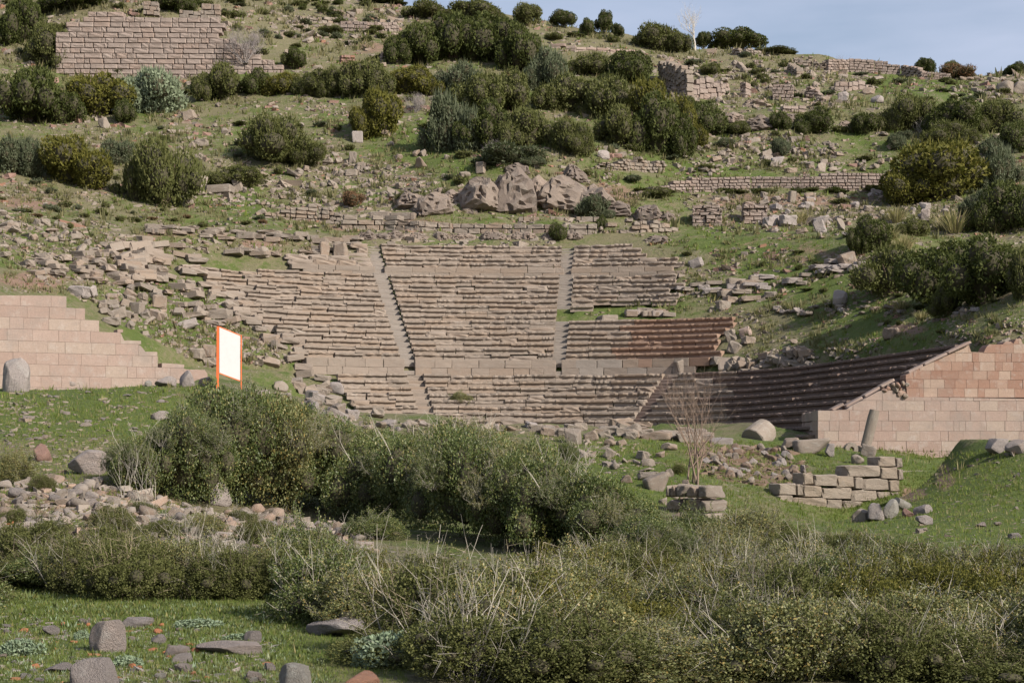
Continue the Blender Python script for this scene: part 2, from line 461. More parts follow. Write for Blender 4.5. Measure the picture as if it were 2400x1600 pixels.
# where seats stand (outlines in the photograph, used to decide which blocks of a row are still there)
SEAT_L = [(395, 585), (620, 598), (872, 618), (872, 640), (975, 870), (700, 865), (690, 800), (600, 758), (540, 706), (500, 655), (440, 625)]
SEAT_C = [(862, 560), (1345, 540), (1345, 640), (1330, 880), (960, 880), (860, 640)]
SEAT_RU = [(1340, 535), (1470, 545), (1510, 600), (1585, 618), (1590, 706), (1340, 728)]
SEAT_RL = [(1310, 748), (1712, 748), (1700, 790), (1655, 845), (1640, 884), (1310, 884)]
SEAT_LOW = [(690, 868), (1660, 868), (2300, 780), (2300, 1100), (900, 1100), (690, 960)]
SEATS = [SEAT_L, SEAT_C, SEAT_RU, SEAT_RL, SEAT_LOW]
NR, NC = 700, 430
yy = 3 * (430 / 3) ** (np.arange(NR) / (NR - 1)); 
tt = np.linspace(-.62, .62, NC)
TY, TT = np.meshgrid(yy, tt, indexing='ij'); TX = TT * TY * (1 + .0) + np.sign(TT) * np.maximum(0, (np.abs(TT) - .45)) * 30
TZ = rbf(TX, TY)
S = cavea_s(TX, TY)
bowl = np.interp(S, BS, BZ)
wgt = np.clip((S + 1.5) / 2, 0, 1) * np.clip((27.5 - S) / 4, 0, 1) * np.clip((TY - 77) / 5, 0, 1)
wgt *= np.clip((36 - np.abs(TX)) / 16, 0, 1)
PXg, PYg = proj(TX, TY, bowl)
ms = np.zeros(TX.shape, bool)
for pl in SEATS: ms |= np_inpoly(PXg, PYg, pl)
ms &= (S > -.5) & (S < 26.3)
ms |= (S > -1.) & (S < 8.5) & (TX > 9) & (TY > 70) & (TY < 108)
wgt = np.where(ms & (TY > 76.5), np.clip(wgt, 0, 1), wgt)
TZ = TZ * (1 - wgt) + (bowl - np.where(ms, .32, .02)) * wgt
amp = np.clip((TY - 20) / 110, .08, 1.) * np.where(ms, .0, 1.)
TZ += amp * (.42 * fbm(TX / 9, TY / 9, 4, 1) + .30 * fbm(TX / 2.2, TY / 2.2, 3, 2)) * np.where(wgt > .5, .55, 1)
TZ += np.where(ms, 0, np.clip((TY - 100) / 60, 0, 1) * .5 * np.abs(fbm(TX / 5, TY / 5, 3, 8)))
# in front of the two end walls the ground stays at the foot of the wall
wlr = 76 + (TX - 14) * .1 + .45
k = np.clip((wlr - TY) / .5, 0, 1) * np.clip((TX - 12.6) / 1., 0, 1)
TZ = np.where(k > 0, TZ * (1 - k) + np.minimum(TZ, .55 - .1 * (TX - 14)) * k, TZ)
wll = 73 + (TX + 13.6) * .5 + .45
k = np.clip((wll - TY) / .5, 0, 1) * np.clip((-12.8 - TX) / 1., 0, 1)
TZ = np.where(k > 0, TZ * (1 - k) + np.minimum(TZ, 2.45) * k, TZ)
# level foot before the great terrace wall
PXg = 1200 + FPX * TX / TY
gby = np.interp(PXg, [90, 130, 165, 300, 460, 560, 640, 700], [140, 152, 172, 184, 194, 180, 176, 176])
k = np.clip((PXg - 90) / 30, 0, 1) * np.clip((700 - PXg) / 40, 0, 1) * np.clip((TY - 168) / 5, 0, 1) * np.clip((178.3 - TY) / .6, 0, 1)
TZ = TZ * (1 - k) + np.minimum(TZ, (HOR - gby) / FPX * TY) * k
# masks of ground cover
PXg, PYg = proj(TX, TY, TZ)
def blobs(lst):
    m = np.zeros(TX.shape)
    for x, y, rx, ry, a in lst: m = np.maximum(m, a * np.exp(-(((PXg - x) / rx) ** 2 + ((PYg - y) / ry) ** 2)))
    return m
soil = blobs([(280, 1570, 260, 40, .25), (60, 1500, 60, 16, .3), (560, 1560, 60, 20, .3), (70, 478, 80, 16, .45), (90, 655, 90, 18, .5), (260, 600, 90, 12, .3), (430, 545, 90, 14, .35), (620, 572, 90, 10, .4), (740, 585, 50, 8, .35), (1225, 168, 40, 12, .6), (1850, 470, 230, 14, .5),
    (1900, 600, 120, 30, .22), (2120, 772, 60, 14, .5), (1880, 850, 90, 16, .3), (1400, 460, 90, 30, .5), (1700, 1070, 110, 26, .4), (1800, 1105, 70, 25, .35), (1640, 1040, 40, 10, .5),
    (300, 130, 30, 10, .2), (860, 110, 50, 15, .3), (2215, 1120, 16, 30, .6), (2140, 1160, 30, 14, .6), (150, 1180, 300, 50, .3), (600, 1230, 260, 40, .25), (2250, 700, 120, 14, .3), (980, 530, 260, 12, .4), (820, 150, 60, 20, .25)])
lush = blobs([(200, 960, 330, 55, .45), (2260, 1160, 260, 100, .6), (200, 1470, 420, 110, .42), (440, 720, 150, 60, .35), (1450, 715, 140, 30, .4), (1900, 650, 190, 60, .3), (1050, 350, 170, 50, .3), (1700, 560, 100, 40, .2),
    (1850, 1055, 140, 22, .6), (1500, 1100, 160, 60, .4), (2150, 195, 110, 22, .5), (560, 480, 130, 40, .25), (1650, 420, 160, 50, .22), (60, 610, 100, 20, .2), (90, 560, 90, 20, .1), (2050, 760, 220, 80, .2), (350, 230, 60, 40, .1)])
dry = blobs([(700, 60, 220, 60, .2), (120, 430, 200, 60, .12), (1750, 160, 150, 40, .28), (2250, 480, 150, 40, .12), (700, 440, 100, 40, .12), (900, 60, 120, 60, .15)])
dry = np.maximum(dry, np.clip((200 - PYg) / 900, 0, .12))
V = np.stack([TX, TY, TZ], -1).reshape(-1, 3)
ii = np.arange(NR * NC).reshape(NR, NC)
F = np.stack([ii[:-1, :-1], ii[:-1, 1:], ii[1:, 1:], ii[1:, :-1]], -1).reshape(-1, 4)
terr_me = mesh_np('hillside_terrain', V, F, [M['ground']], True, {'soil': soil.ravel(), 'lush': lush.ravel(), 'dry': dry.ravel()})
terrain = tag(obj('hillside_ground', terr_me), kind='structure', label='grassy stony hillside falling to the open ground in front')
gm = mesh_py('plain_ground', [(-600, -400, -1.9), (600, -400, -1.9), (600, 8, -1.9), (-600, 8, -1.9), (-600, 420, -6), (600, 420, -6), (600, 3000, -6), (-600, 3000, -6)], [(0, 1, 2, 3)], [M['ground']])
tag(obj('ground', gm), kind='structure', label='flat grassy ground around the viewer')
BVH = BVHTree.FromPolygons([tuple(v) for v in V.tolist()], F.tolist())
O0 = Vector((0, 0, 0))
def at(px, py):
    """the point of the hillside under a pixel of the photograph"""
    d = Vector(((px - 1200) / FPX, 1, (HOR - py) / FPX)).normalized()
    h = BVH.ray_cast(O0, d, 900)
    return (h[0], h[1]) if h[0] is not None else (None, None)
DOWN = Vector((0, 0, -1))
def zat(x, y):
    h = BVH.ray_cast(Vector((x, y, 200)), DOWN, 500)
    return h[0].z if h[0] is not None else 0.0

# ------------------------------------------------------------------ stone shapes (shared meshes)
def box_mesh(name, mats, jit=.05, seed=0, cham=.06, sub=False):
    """a rough squared block, 1 x 1 x 1, origin at the centre of its foot; chamfered and uneven"""
    bm = bmesh.new(); bmesh.ops.create_cube(bm, size=1)
    if sub: bmesh.ops.subdivide_edges(bm, edges=bm.edges[:], cuts=1, use_grid_fill=True)
    r = random.Random(seed)
    bmesh.ops.bevel(bm, geom=[e for e in bm.edges if e.calc_face_angle(0) > .5], offset=cham, segments=1, affect='EDGES')
    for v in bm.verts:
        v.co += Vector((r.uniform(-1, 1), r.uniform(-1, 1), r.uniform(-1, 1))) * jit
        v.co.z += .5
    bmesh.ops.triangulate(bm, faces=[f for f in bm.faces if len(f.verts) > 4])
    me = bpy.data.meshes.new(name); bm.to_mesh(me); bm.free()
    for m in mats: me.materials.append(m)
    return me

def rock_mesh(name, mats, seed, sub=2, flat=False, boxy=.5, amp=.22, cuts=4):
    bm = bmesh.new(); bmesh.ops.create_icosphere(bm, subdivisions=sub, radius=1)
    P = np.array([v.co[:] for v in bm.verts]); r = np.random.default_rng(seed)
    pw = 2 + boxy * 4
    P = P / (np.abs(P) ** pw).sum(1, keepdims=True) ** (1 / pw)
    for _ in range(cuts):                      # planar breaks
        nv = r.normal(size=3); nv /= np.linalg.norm(nv); d = r.uniform(.55, .85)
        t = P @ nv; P = P - np.outer(np.maximum(t - d, 0), nv) * .92
    nn = noise3(P, 1.3, seed) * amp + (noise3(P, 3.4, seed + 3) * amp * .35) + (noise3(P, 8, seed + 7) * amp * .14 if sub > 3 else 0)
    P = P * (1 + nn)[:, None]
    P[:, 0] /= np.ptp(P[:, 0]); P[:, 1] /= np.ptp(P[:, 1]); P[:, 2] /= np.ptp(P[:, 2])
    P[:, 2] -= P[:, 2].min() + .08
    for v, p in zip(bm.verts, P): v.co = p
    for f in bm.faces: f.smooth = not flat
    me = bpy.data.meshes.new(name); bm.to_mesh(me); bm.free()
    for m in mats: me.materials.append(m)
    return me
_cache = {}
def variants(kind, mat, n=6):
    k = (kind, mat)
    if k in _cache: return _cache[k]
    L = []
    for i in range(n):
        sd = i * 13 + len(_cache)
        if kind == 'block': L.append(box_mesh('squared_block_' + mat, [M[mat]], .035, sd, .07))
        elif kind == 'rough': L.append(box_mesh('rough_block_' + mat, [M[mat]], .07, sd, .12, True))
        elif kind == 'tier': L.append(box_mesh('tier_block_' + mat, [M[mat]], .012, sd, .025, True))
        elif kind == 'stagestone': L.append(box_mesh('stage_block_' + mat, [M[mat]], .04, sd, .075, True))
        elif kind == 'wallblock': L.append(box_mesh('wall_block_' + mat, [M[mat]], .03, sd, .07, True))
        elif kind == 'hewn': L.append(rock_mesh('hewn_block_' + mat, [M[mat]], sd, 4, False, 2.6, .085, 3))
        elif kind == 'rock': L.append(rock_mesh('rock_' + mat, [M[mat]], sd, 2, True, r_(sd), .2))
        elif kind == 'boulder': L.append(rock_mesh('boulder_' + mat, [M[mat]], sd, 4, False, .5, .17, 6))
        elif kind == 'cobble': L.append(rock_mesh('cobble_' + mat, [M[mat]], sd, 2, False, .3, .12, 2))
    _cache[k] = L
    return L
def r_(s): return random.Random(s).uniform(.2, 1)
VIEW_N = {}
def put(kind, mat, name, loc, size, rot, parent=None):
    L = variants(kind, mat)
    return obj(name, random.choice(L), loc, rot, size, parent)

# ------------------------------------------------------------------ masonry
def masonry(root, P, Q, z0, courses, blen, depth, mat, top=None, rough=0., joint=.005, kind=None, keepf=None, name='stone_block', zf=None, steep=False):
    """courses of blocks from P to Q (plan points). top(t) is the height of the wall top, z0 may be a function zf(t) of the base"""
    P = Vector(P); Q = Vector(Q); L = (Q - P).length; d = (Q - P) / L; nb = Vector((-d.y, d.x))
    if nb.y < 0: nb = -nb
    ang = math.atan2(d.y, d.x); z = z0; cnt = 0
    for h in courses:
        t = -random.uniform(0, blen[1] * .6)
        while t < L:
            bl = random.uniform(*blen) * (random.uniform(.3, .6) if random.random() < .16 else 1)
            t0, t1 = max(t, 0), min(t + bl, L); t += bl
            if t1 - t0 < blen[0] * .25: continue
            tm = (t0 + t1) / 2; zb = z + (zf(tm) if zf else 0)
            if keepf and not keepf(tm, zb + h / 2): continue
            x0, x1 = t0 + joint / 2, t1 - joint / 2
            if kind:                                      # shared rough shapes
                tp = top(tm) if top else 1e9
                if zb + h * .55 > tp: continue
                c = P + d * tm + nb * (depth / 2 + random.uniform(-1, 1) * rough)
                hh = h - joint
                obj(name, random.choice(variants(kind, mat)), (c.x, c.y, zb), (random.uniform(-1, 1) * rough * .3, random.uniform(-1, 1) * rough * .15, ang + random.uniform(-1, 1) * rough * .3),
                    ((x1 - x0), depth, hh * random.uniform(.95, 1.02)), root)
            else:                                         # squared ashlar, cut to the slope of the wall top
                if top:
                    sm = [x0 + (x1 - x0) * q / 40 for q in range(41)]; okx = [q for q in sm if top(q) > zb + (min(.13, h * .3) if steep else .015)]
                    if len(okx) < 6: continue
                    x0, x1 = okx[0], okx[-1]
                    hi = [q for q in sm if top(q) > zb + h * .9 and x0 <= q <= x1]
                    if len(hi) > 8 and abs(top(x0) - top(x1)) > .3 and (max(hi) - min(hi)) < (x1 - x0) - .02 and steep: x0, x1 = hi[0], hi[-1]
                n = 6; ts = [x0 + (x1 - x0) * i / n for i in range(n + 1)]
                zt = [min(zb + h - joint, top(q) if top else 1e9) for q in ts]
                if max(zt) < zb + .02: continue
                zt = [max(q, zb + .01) for q in zt]
                pts = [(x0, zb), (x1, zb)] + [(ts[i], zt[i]) for i in range(n, -1, -1) if i in (0, n) or abs((zt[i-1] + zt[i+1]) / 2 - zt[i]) > .004]
                cx = sum(p[0] for p in pts) / len(pts); cz = sum(p[1] for p in pts) / len(pts)
                pr = random.uniform(0, .02) + rough * random.random(); ch = .007
                Vv = []
                def W3(a, zz, dep):
                    q = P + d * a + nb * dep; return (q.x, q.y, zz)
                def insetp(p): return (p[0] + (ch if p[0] < cx else -ch), p[1] + (ch if p[1] < cz else -ch))
                k = len(pts)
                for p in pts: q = insetp(p); Vv.append(W3(q[0], q[1], -pr))
                for p in pts: Vv.append(W3(p[0], p[1], ch - pr))
                for p in pts: Vv.append(W3(p[0], p[1], depth))
                Fc = [tuple(range(k))] + [tuple(range(3 * k - 1, 2 * k - 1, -1))]
                for i in range(k):
                    j = (i + 1) % k
                    Fc += [(i, k + i, k + j, j), (k + i, 2 * k + i, 2 * k + j, k + j)]
                o = root.location
                me = mesh_py(name, [(v[0] - o.x, v[1] - o.y, v[2] - o.z) for v in Vv], Fc, [M[mat]])
                ob = bpy.data.objects.new(name, me); COL.objects.link(ob); ob.parent = root
                cnt += 1
        z += h
    return cnt
def interp(tab):
    xs = [a for a, b in tab]; ys = [b for a, b in tab]
    return lambda t: float(np.interp(t, xs, ys))

# ---- right end wall of the theatre (lower, pale pink) and the red-brown upper part
def px_on_line(P, Q, px):
    """distance along the plan line P-Q at which it shows at picture column px"""
    k = (px - 1200) / FPX; dx, dy = Q[0] - P[0], Q[1] - P[1]
    t = (k * P[1] - P[0]) / (dx - k * dy); return t * math.hypot(dx, dy), P[1] + t * dy
def prof(P, Q, tab):
    out = []
    for px, py in tab:
        t, Y = px_on_line(P, Q, px); out.append((t, (HOR - py) * Y / FPX))
    return interp(out)
rwP, rwQ = (14.15, 76.0), (31.0, 77.7)
root = empty('theatre_end_wall', (14.15, 76, .3), 'pale pink ashlar end wall on the right, sloping top beside the dark curved seats', 'wall', 'end walls of the theatre')
lowtop = prof(rwP, rwQ, [(1910, 962), (1985, 960), (1990, 954), (2096, 897), (2100, 928), (2128, 930), (2700, 938)])
masonry(root, rwP, rwQ, -1.05, [.47] * 9, (.68, 1.15), .9, 'ashlar', lowtop)
for k in range(7):      # the end face that looks along the seats
    for y0, y1 in ((76.95, 78.2), (78.22, 79.7), (79.72, 80.4)):
        c = (14.65, (y0 + y1) / 2, -1.05 + .47 * k)
        if c[2] < .2: continue
        obj('stone_block', variants('block', 'ashlar')[k % 6], c, (0, 0, 0), (1.0, y1 - y0, .46), root)
root = empty('theatre_upper_end_wall', (19, 76.6, 2.9), 'red-brown ashlar wall stepped back above the pale end wall on the right', 'wall', 'end walls of the theatre')
upP, upQ = (17.9, 76.55), (31.0, 77.9)
uptop = prof(upP, upQ, [(2110, 1100), (2121, 1100), (2122, 879), (2272, 806), (2273, 825), (2311, 826), (2312, 806), (2352, 806), (2353, 800), (2369, 800), (2370, 806), (2376, 806), (2377, 794), (2392, 794), (2393, 806), (2700, 806)])
masonry(root, upP, upQ, 2.88, [.415] * 8, (.52, .85), .8, 'ashlar_red', uptop)
root = empty('rubble_wall_patch', (18, 76.3, 2.7), 'small loose rubble filling the gap between the sloping pale wall and red wall', 'rubble')
for i in range(22):
    px = random.uniform(2068, 2124); Y = 76.5 + random.uniform(-.2, .25); py = random.uniform(902, 930)
    p = unproj(px, py, Y); put('rock', 'rubble' if i % 3 else 'ashlar_red', 'rubble_stone', p, (random.uniform(.15, .4), .3, random.uniform(.12, .3)), (random.random(), 0, random.random() * 3), root)
def beam(name, a, b, w, h, mat, parent, cham=.04):
    """a block stretched between two points"""
    a, b = Vector(a), Vector(b); d = b - a; L = d.length
    q = d.to_track_quat('X', 'Z').to_euler()
    return obj(name, variants('block', mat)[int(L * 10) % 6], a + d / 2, q, (L, w, h), parent)
# sloping cap stones lying along the wall ends
root = empty('coping_stones', unproj(2000, 945, 76.2), 'thin sloping coping slabs along the rising edge of the pale end wall', 'coping')
for (xa, ya), (xb, yb) in (((1948, 964), (1974, 950)), ((1978, 957), (2020, 934)), ((2022, 933), (2060, 911)), ((2061, 910), (2093, 893))):
    beam('coping_slab', unproj(xa, ya, 76.9), unproj(xb, yb, 76.9), .9, .13, 'ashlar', root)
root = empty('upper_coping_stones', unproj(2190, 845, 77), 'smooth sloping coping slabs along the diagonal edge of the red-brown wall', 'coping')
for (xa, ya), (xb, yb) in (((2124, 877), (2160, 859)), ((2161, 858), (2215, 832)), ((2216, 831), (2271, 805))):
    beam('coping_slab', unproj(xa, ya, 77.1), unproj(xb, yb, 77.1), .9, .12, 'ashlar', root)

# ---- left end wall, stepped
lwP, lwQ = (-29.0, 65.3), (-12.9, 73.3)
root = empty('stepped_end_wall', (-20, 70, 2.3), 'pale pink stepped end wall on the left, above the green bank', 'wall', 'end walls of the theatre')
ltop = prof(lwP, lwQ, [(-700, 690), (156, 694), (157, 719), (200, 720), (201, 746), (232, 747), (233, 772), (288, 773), (289, 799), (332, 800), (333, 825), (369, 826), (370, 851), (432, 855), (433, 866), (486, 868), (487, 890), (700, 890)])
zt0 = (HOR - 694) * 70 / FPX
masonry(root, lwP, lwQ, 2.05, [.49] * 11, (.8, 1.35), .7, 'ashlar', lambda t: ltop(t) + .02, steep=True)

# ------------------------------------------------------------------ the theatre seats
def seat_mesh(i, mat, broken):
    """unit length seat block: moulded front with an overhanging lip, lip broken away here and there"""
    r = random.Random(i * 7 + 1); n = 8
    prof_ = [(.13, 0), (.15, .20), (.11, .25), (0, .29), (-.01, .40), (.02, .43), (.80, .425)]   # (depth, height)
    Vv, Fc = [], []
    w = 0
    for a in range(n + 1):
        x = -.5 + a / n
        if broken: w = max(0, min(1, (w if a else r.choice((0, .5, 1))) + r.choice((-.5, -.3, .35, .5, 0)))) 
        else: w = 0 if r.random() > .2 else .25
        for k, (y, z) in enumerate(prof_):
            yy_, zz_ = y, z
            if k in (3, 4, 5):
                yy_ = y + w * r.uniform(.11, .19); zz_ = z - w * ((.0, .10, .03)[k - 3] * r.uniform(.7, 1.6))
            jt = .012 if 0 < a < n else .005
            Vv.append((x, yy_ + r.uniform(-jt, jt), zz_ + r.uniform(-jt, jt)))
    m = len(prof_)
    for a in range(n):
        for k in range(m - 1):
            Fc.append((a * m + k, (a + 1) * m + k, (a + 1) * m + k + 1, a * m + k + 1))
    Fc.append(tuple(range(m - 1, -1, -1)) ); Fc.append(tuple(n * m + k for k in range(m)))
    # close ends against the ground
    for e, rev in ((0, 0), (n, 1)):
        pass
    return mesh_py('seat_block', Vv, Fc, [M[mat]])
SEATM = {mt: {'ok': [seat_mesh(i, mt, False) for i in range(4)], 'br': [seat_mesh(i + 50, mt, True) for i in range(9)]} for mt in ('seat', 'seat_red', 'seat_new_shaded')}
def row_curve(s):
    P = CP + CN * s; d = np.hypot(*np.diff(P, axis=0).T); return P, np.concatenate([[0], np.cumsum(d)])
def idx_of_phi(ph): return int(np.argmin(np.abs(CPH - ph)))
def lay_row(root, s, z, i0, i1, mask=None, brk=.5, mats=('seat',), blen=(1.1, 1.9), jit=.01, gapl=0, name='seat_block', kind='seat', h=.43, depth=.8, matf=None):
    P, cum = row_curve(s); a, b = cum[i0] + gapl, cum[i1] - gapl; t = a
    while t < b - .15:
        bl = random.uniform(*blen)
        if b - (t + bl) < .5: bl = b - t
        t1 = min(t + bl, b)
        p0 = Vector((np.interp(t, cum, P[:, 0]), np.interp(t, cum, P[:, 1]))); p1 = Vector((np.interp(t1, cum, P[:, 0]), np.interp(t1, cum, P[:, 1])))
        t = t1; c = (p0 + p1) / 2; d = p1 - p0; L = d.length - .014
        px, py = proj(c.x, c.y, z + .2)
        if mask is not None and not inpoly(px, py, mask): continue
        j = jit(px, py) if callable(jit) else jit
        ang = math.atan2(d.y, d.x) + (math.sin(px * .045 + s * 1.3) * j * 1.3 if j > .02 else 0)
        mt = matf(px, py) if matf else random.choice(mats)
        z_w = .035 * math.sin(px * .021 + s * 2.1) + .02 * math.sin(px * .057 + s) if mt == 'seat' and kind == 'seat' else 0
        loc = (c.x + random.uniform(-1, 1) * j * 2.5, c.y + random.uniform(-1, 1) * j * 2.5, z + z_w + random.uniform(-.5, .5) * j * 2 + (math.sin(px * .03 + s) * j * 1.6 if j > .02 else 0))
        rot = (random.uniform(-1, 1) * j * .8, random.uniform(-1, 1) * j * 1.2, ang + random.uniform(-1, 1) * j * 1.2)
        if kind == 'seat' and mt == 'seat' and random.random() < .06:
            off = Vector((-d.y, d.x)).normalized() * .42
            obj(name, random.choice(variants('rough', mt)), (loc[0] + off.x, loc[1] + off.y, loc[2] - .02), (rot[0] + random.uniform(-.06, .06), rot[1], rot[2]), (L, .78, h * random.uniform(.75, 1.02)), root)
        elif kind == 'seat':
            me = random.choice(SEATM[mt]['br' if random.random() < brk else 'ok'])
            obj(name, me, loc, rot, (L, 1, h / .43), root)
        else:
            off = Vector((-d.y, d.x)).normalized() * depth / 2
            obj(name, random.choice(variants(kind, mt)), (loc[0] + off.x, loc[1] + off.y, loc[2]), rot, (L, depth, h), root)
iL, iR = 0, len(CP) - 1
iSL, iSR, iLR = idx_of_phi(-13.0), idx_of_phi(4.4), idx_of_phi(28.0)
iSL = 160 + int(160 * (12.0) / 33.0); iSR = 160 + int(160 * (29.4) / 33.0)
def wroot(i, s, z, label, name='seating_wedge', cat='theatre seating', group='wedges of stone seats'):
    x, y = CP[i] + CN[i] * s; return empty(name, (float(x), float(y), z), label, cat, group)
w_ll = wroot(200, 0, Z0, 'lower left wedge of broken stone seats behind the big bush')
w_lc = wroot(280, 0, Z0, 'lower centre wedge of broken stone seats between the two lower stairs')
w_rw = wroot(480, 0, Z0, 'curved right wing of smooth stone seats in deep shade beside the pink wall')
for i in range(-2, 9):
    s, z = i * TREAD, Z0 + i * RISE
    lay_row(w_ll, s, z, 170, iSL - 4, SEAT_LOW, .85, gapl=.1, jit=lambda px, py: .03 if px < 900 else .012)
    lay_row(w_lc, s, z, iSL + 5, iLR - 2, None, .62)
    lay_row(w_rw, s, z, iLR + 5, iR, None, .16, ('seat_new_shaded',), (1.0, 1.9), .007, matf=lambda a, b: 'seat' if a < random.uniform(1610, 1740) else 'seat_new_shaded')  # plain stone gives way at random to the shade-darkened stone
w_uc = wroot((iSL + iSR) // 2, 9, 6.5, 'large central wedge of worn stone seats between the two long stairs')
w_ul = wroot(200, 9, 6.5, 'left wedge of displaced and sagging stone seats left of the long stair')
w_ur = wroot(340, 18, 11, 'upper right wedge of dark edged broken seats right of the long stair')
w_rr = wroot(350, 10, 7, 'restored right wedge of smooth reddish seats above the diazoma wall')
def red(px, py):
    return 'seat_red' if px > 1432 + 40 * math.sin(py * .5) and py < 838 else 'seat'
def ljit(px, py): return .012 + max(0, (820 - px) / 420) * .075
for j in range(16):
    s, z = 9.0 + j * TREAD, 6.52 + j * RISE
    lay_row(w_uc, s, z, iSL + 3, iSR - 2, None, .58, gapl=.12)
    lay_row(w_ul, s, z, 60, iSL - 3, SEAT_L, .45, jit=ljit, gapl=.12)
    lay_row(w_ur, s, z, iSR + 3, iR, SEAT_RU, .6, jit=.02, gapl=.12)
    lay_row(w_rr, s, z, iSR + 3, iR, SEAT_RL, .2, matf=red, jit=.006, gapl=.12)
w_tc = wroot((iSL + iSR) // 2, 22, 14, 'top tier of flat weathered blocks between the stair heads')
w_tr = wroot(330, 22, 14, 'top tier of broken blocks right of the right stair head')
w_tl = wroot(215, 22, 14, 'short top tier of blocks left of the left stair head')
TOPR = [(1340, 535), (1466, 545), (1510, 600), (1590, 612), (1590, 660), (1340, 660)]
TOPL = [(690, 590), (880, 560), (880, 650), (690, 650)]
for k in range(5):
    s, z = 22.2 + k * TREAD, 14.1 + k * RISE
    lay_row(w_tc, s, z, iSL + 3, iSR - 2, None, 1., jit=.016, blen=(.9, 1.9), gapl=.1)
    lay_row(w_tr, s, z, iSR + 2, iR, TOPR, 1., jit=.016, gapl=.1)
    lay_row(w_tl, s, z, 90, iSL - 2, [(830, 560), (880, 560), (880, 650), (830, 650)] if k > 1 else TOPL, .7, kind='rough', jit=.03, gapl=.1)
# podium walls
pw = wroot((iSL + iSR) // 2, 8.4, 5.42, 'two course podium wall of long smooth blocks under the central seats', 'podium_wall', 'wall', 'podium walls')
pw2 = wroot(350, 8.4, 5.42, 'podium wall of mixed pink and grey blocks under the restored right seats', 'podium_wall', 'wall', 'podium walls')
pw3 = wroot(220, 8.4, 5.42, 'podium wall of orange-tinted blocks under the sagging left seats', 'podium_wall', 'wall', 'podium walls')
for k in range(2):
    kw = dict(kind='tier', h=.55, depth=.65, blen=(.9, 1.8), jit=.008)
    lay_row(pw, 8.36, 5.42 + k * .55, iSL + 3, iSR - 1, None, mats=('seat',), **kw)
    lay_row(pw2, 8.36, 5.42 + k * .55, iSR + 2, 400, [(1300, 780), (1650, 780), (1650, 900), (1300, 900)], matf=lambda a, b: random.choice(('seat', 'seat', 'seat', 'seat_red', 'step')), **kw)
    lay_row(pw3, 8.36, 5.42 + k * .55, 150, iSL - 3, [(690, 800), (980, 800), (980, 900), (690, 900)], mats=('seat',), **kw)
pt = wroot((iSL + iSR) // 2, 21.5, 13.4, 'low smooth podium band under the top tier between the stairs', 'podium_wall', 'wall', 'podium walls')
ptr = wroot(335, 21.5, 13.4, 'low podium band under the top tier right of the stair', 'podium_wall', 'wall', 'podium walls')
ptl = wroot(220, 21.5, 13.4, 'low podium band of pink blocks left of the left stair', 'podium_wall', 'wall', 'podium walls')
for k in range(2):
    kw = dict(kind='tier', h=.36, depth=.7, blen=(1.2, 2.3), jit=.006)
    lay_row(pt, 21.6 , 13.38 + .355 * k, iSL + 2, iSR - 1, None, **kw)
    lay_row(ptr, 21.6, 13.38 + .355 * k, iSR + 2, iR, [(1340, 560), (1590, 560), (1590, 660), (1340, 660)], **kw)
    lay_row(ptl, 21.6, 13.38 + .355 * k, 90, iSL - 2, [(700, 570), (900, 570), (900, 660), (700, 660)], **kw)
# walkway paving (diazoma)
dz = wroot((iSL + iSR) // 2, 7.5, 5.3, 'flat paved walkway between the lower and the middle seats', 'diazoma_walkway', 'walkway', None)
for s_ in (6.8, 7.58):
    lay_row(dz, s_, 5.22, 180, 400, [(690, 860), (1640, 860), (1640, 900), (690, 900)], kind='tier', name='paving_slab', h=.18, depth=.76, blen=(1.3, 2.2), jit=.004)
# stairs
def stair(i, s0, s1, zf, width, label, skew=0, mat='step', skip=None):
    P0 = CP[i] + CN[i] * s0; root = empty('stairway', (float(P0[0]), float(P0[1]), zf(s0)), label, 'stairs', 'stairs between the seats')
    n = CN[i]; ang = math.atan2(-n[0], n[1]) ; s = s0
    while s < s1 - .05:
        st = .375; z = zf(s + .01)
        p = CP[i] + n * (s + st)
        py = proj(p[0], p[1], z)
        if not (skip and inpoly(py[0], py[1], skip)):
            obj('step', random.choice(variants('block', mat)), (float(p[0]), float(p[1]), z - .25), (random.uniform(-.01, .01), random.uniform(-.02, .02), ang + random.uniform(-.015, .015)), (width * random.uniform(.96, 1.02), st * 2, .27), root)
        s += st
def stepz(s):
    if s < 8.9:
        if s < 6.75: return Z0 + math.floor(s / .375 + .01) * .215
        return 5.75 if s < 8.7 else 6.3
    if s < 21.0: return 6.52 + math.floor((s - 9) / .375 + .01) * .215
    if s < 22.2: return 13.4 + max(0, math.floor((s - 21) / .375)) * .2
    return 14.1 + math.floor((s - 22.2) / .375 + .01) * .215
stair(iSL, 8.42, 26, stepz, 1.1, 'long grey stair on the left of the central wedge')
stair(iSR, 8.42, 26, stepz, 1.12, 'long grey stair on the right of the central wedge', skip=[(1290, 722), (1350, 722), (1350, 752), (1290, 752)])
stair(iSL, -.75, 6.7, stepz, 1.25, 'narrow orange-tinted lower stair left of the lower centre wedge', mat='seat')
stair(iLR, -.75, 6.7, stepz, 1.3, 'lower stair at the edge of the shade where the seats curve forward', mat='seat_new_shaded')
def more_label(lab, words):
    for w in words:
        t = w[0] + lab + w[1]
        if len(t.replace('-', ' ').split()) <= 15: lab = t
    return lab

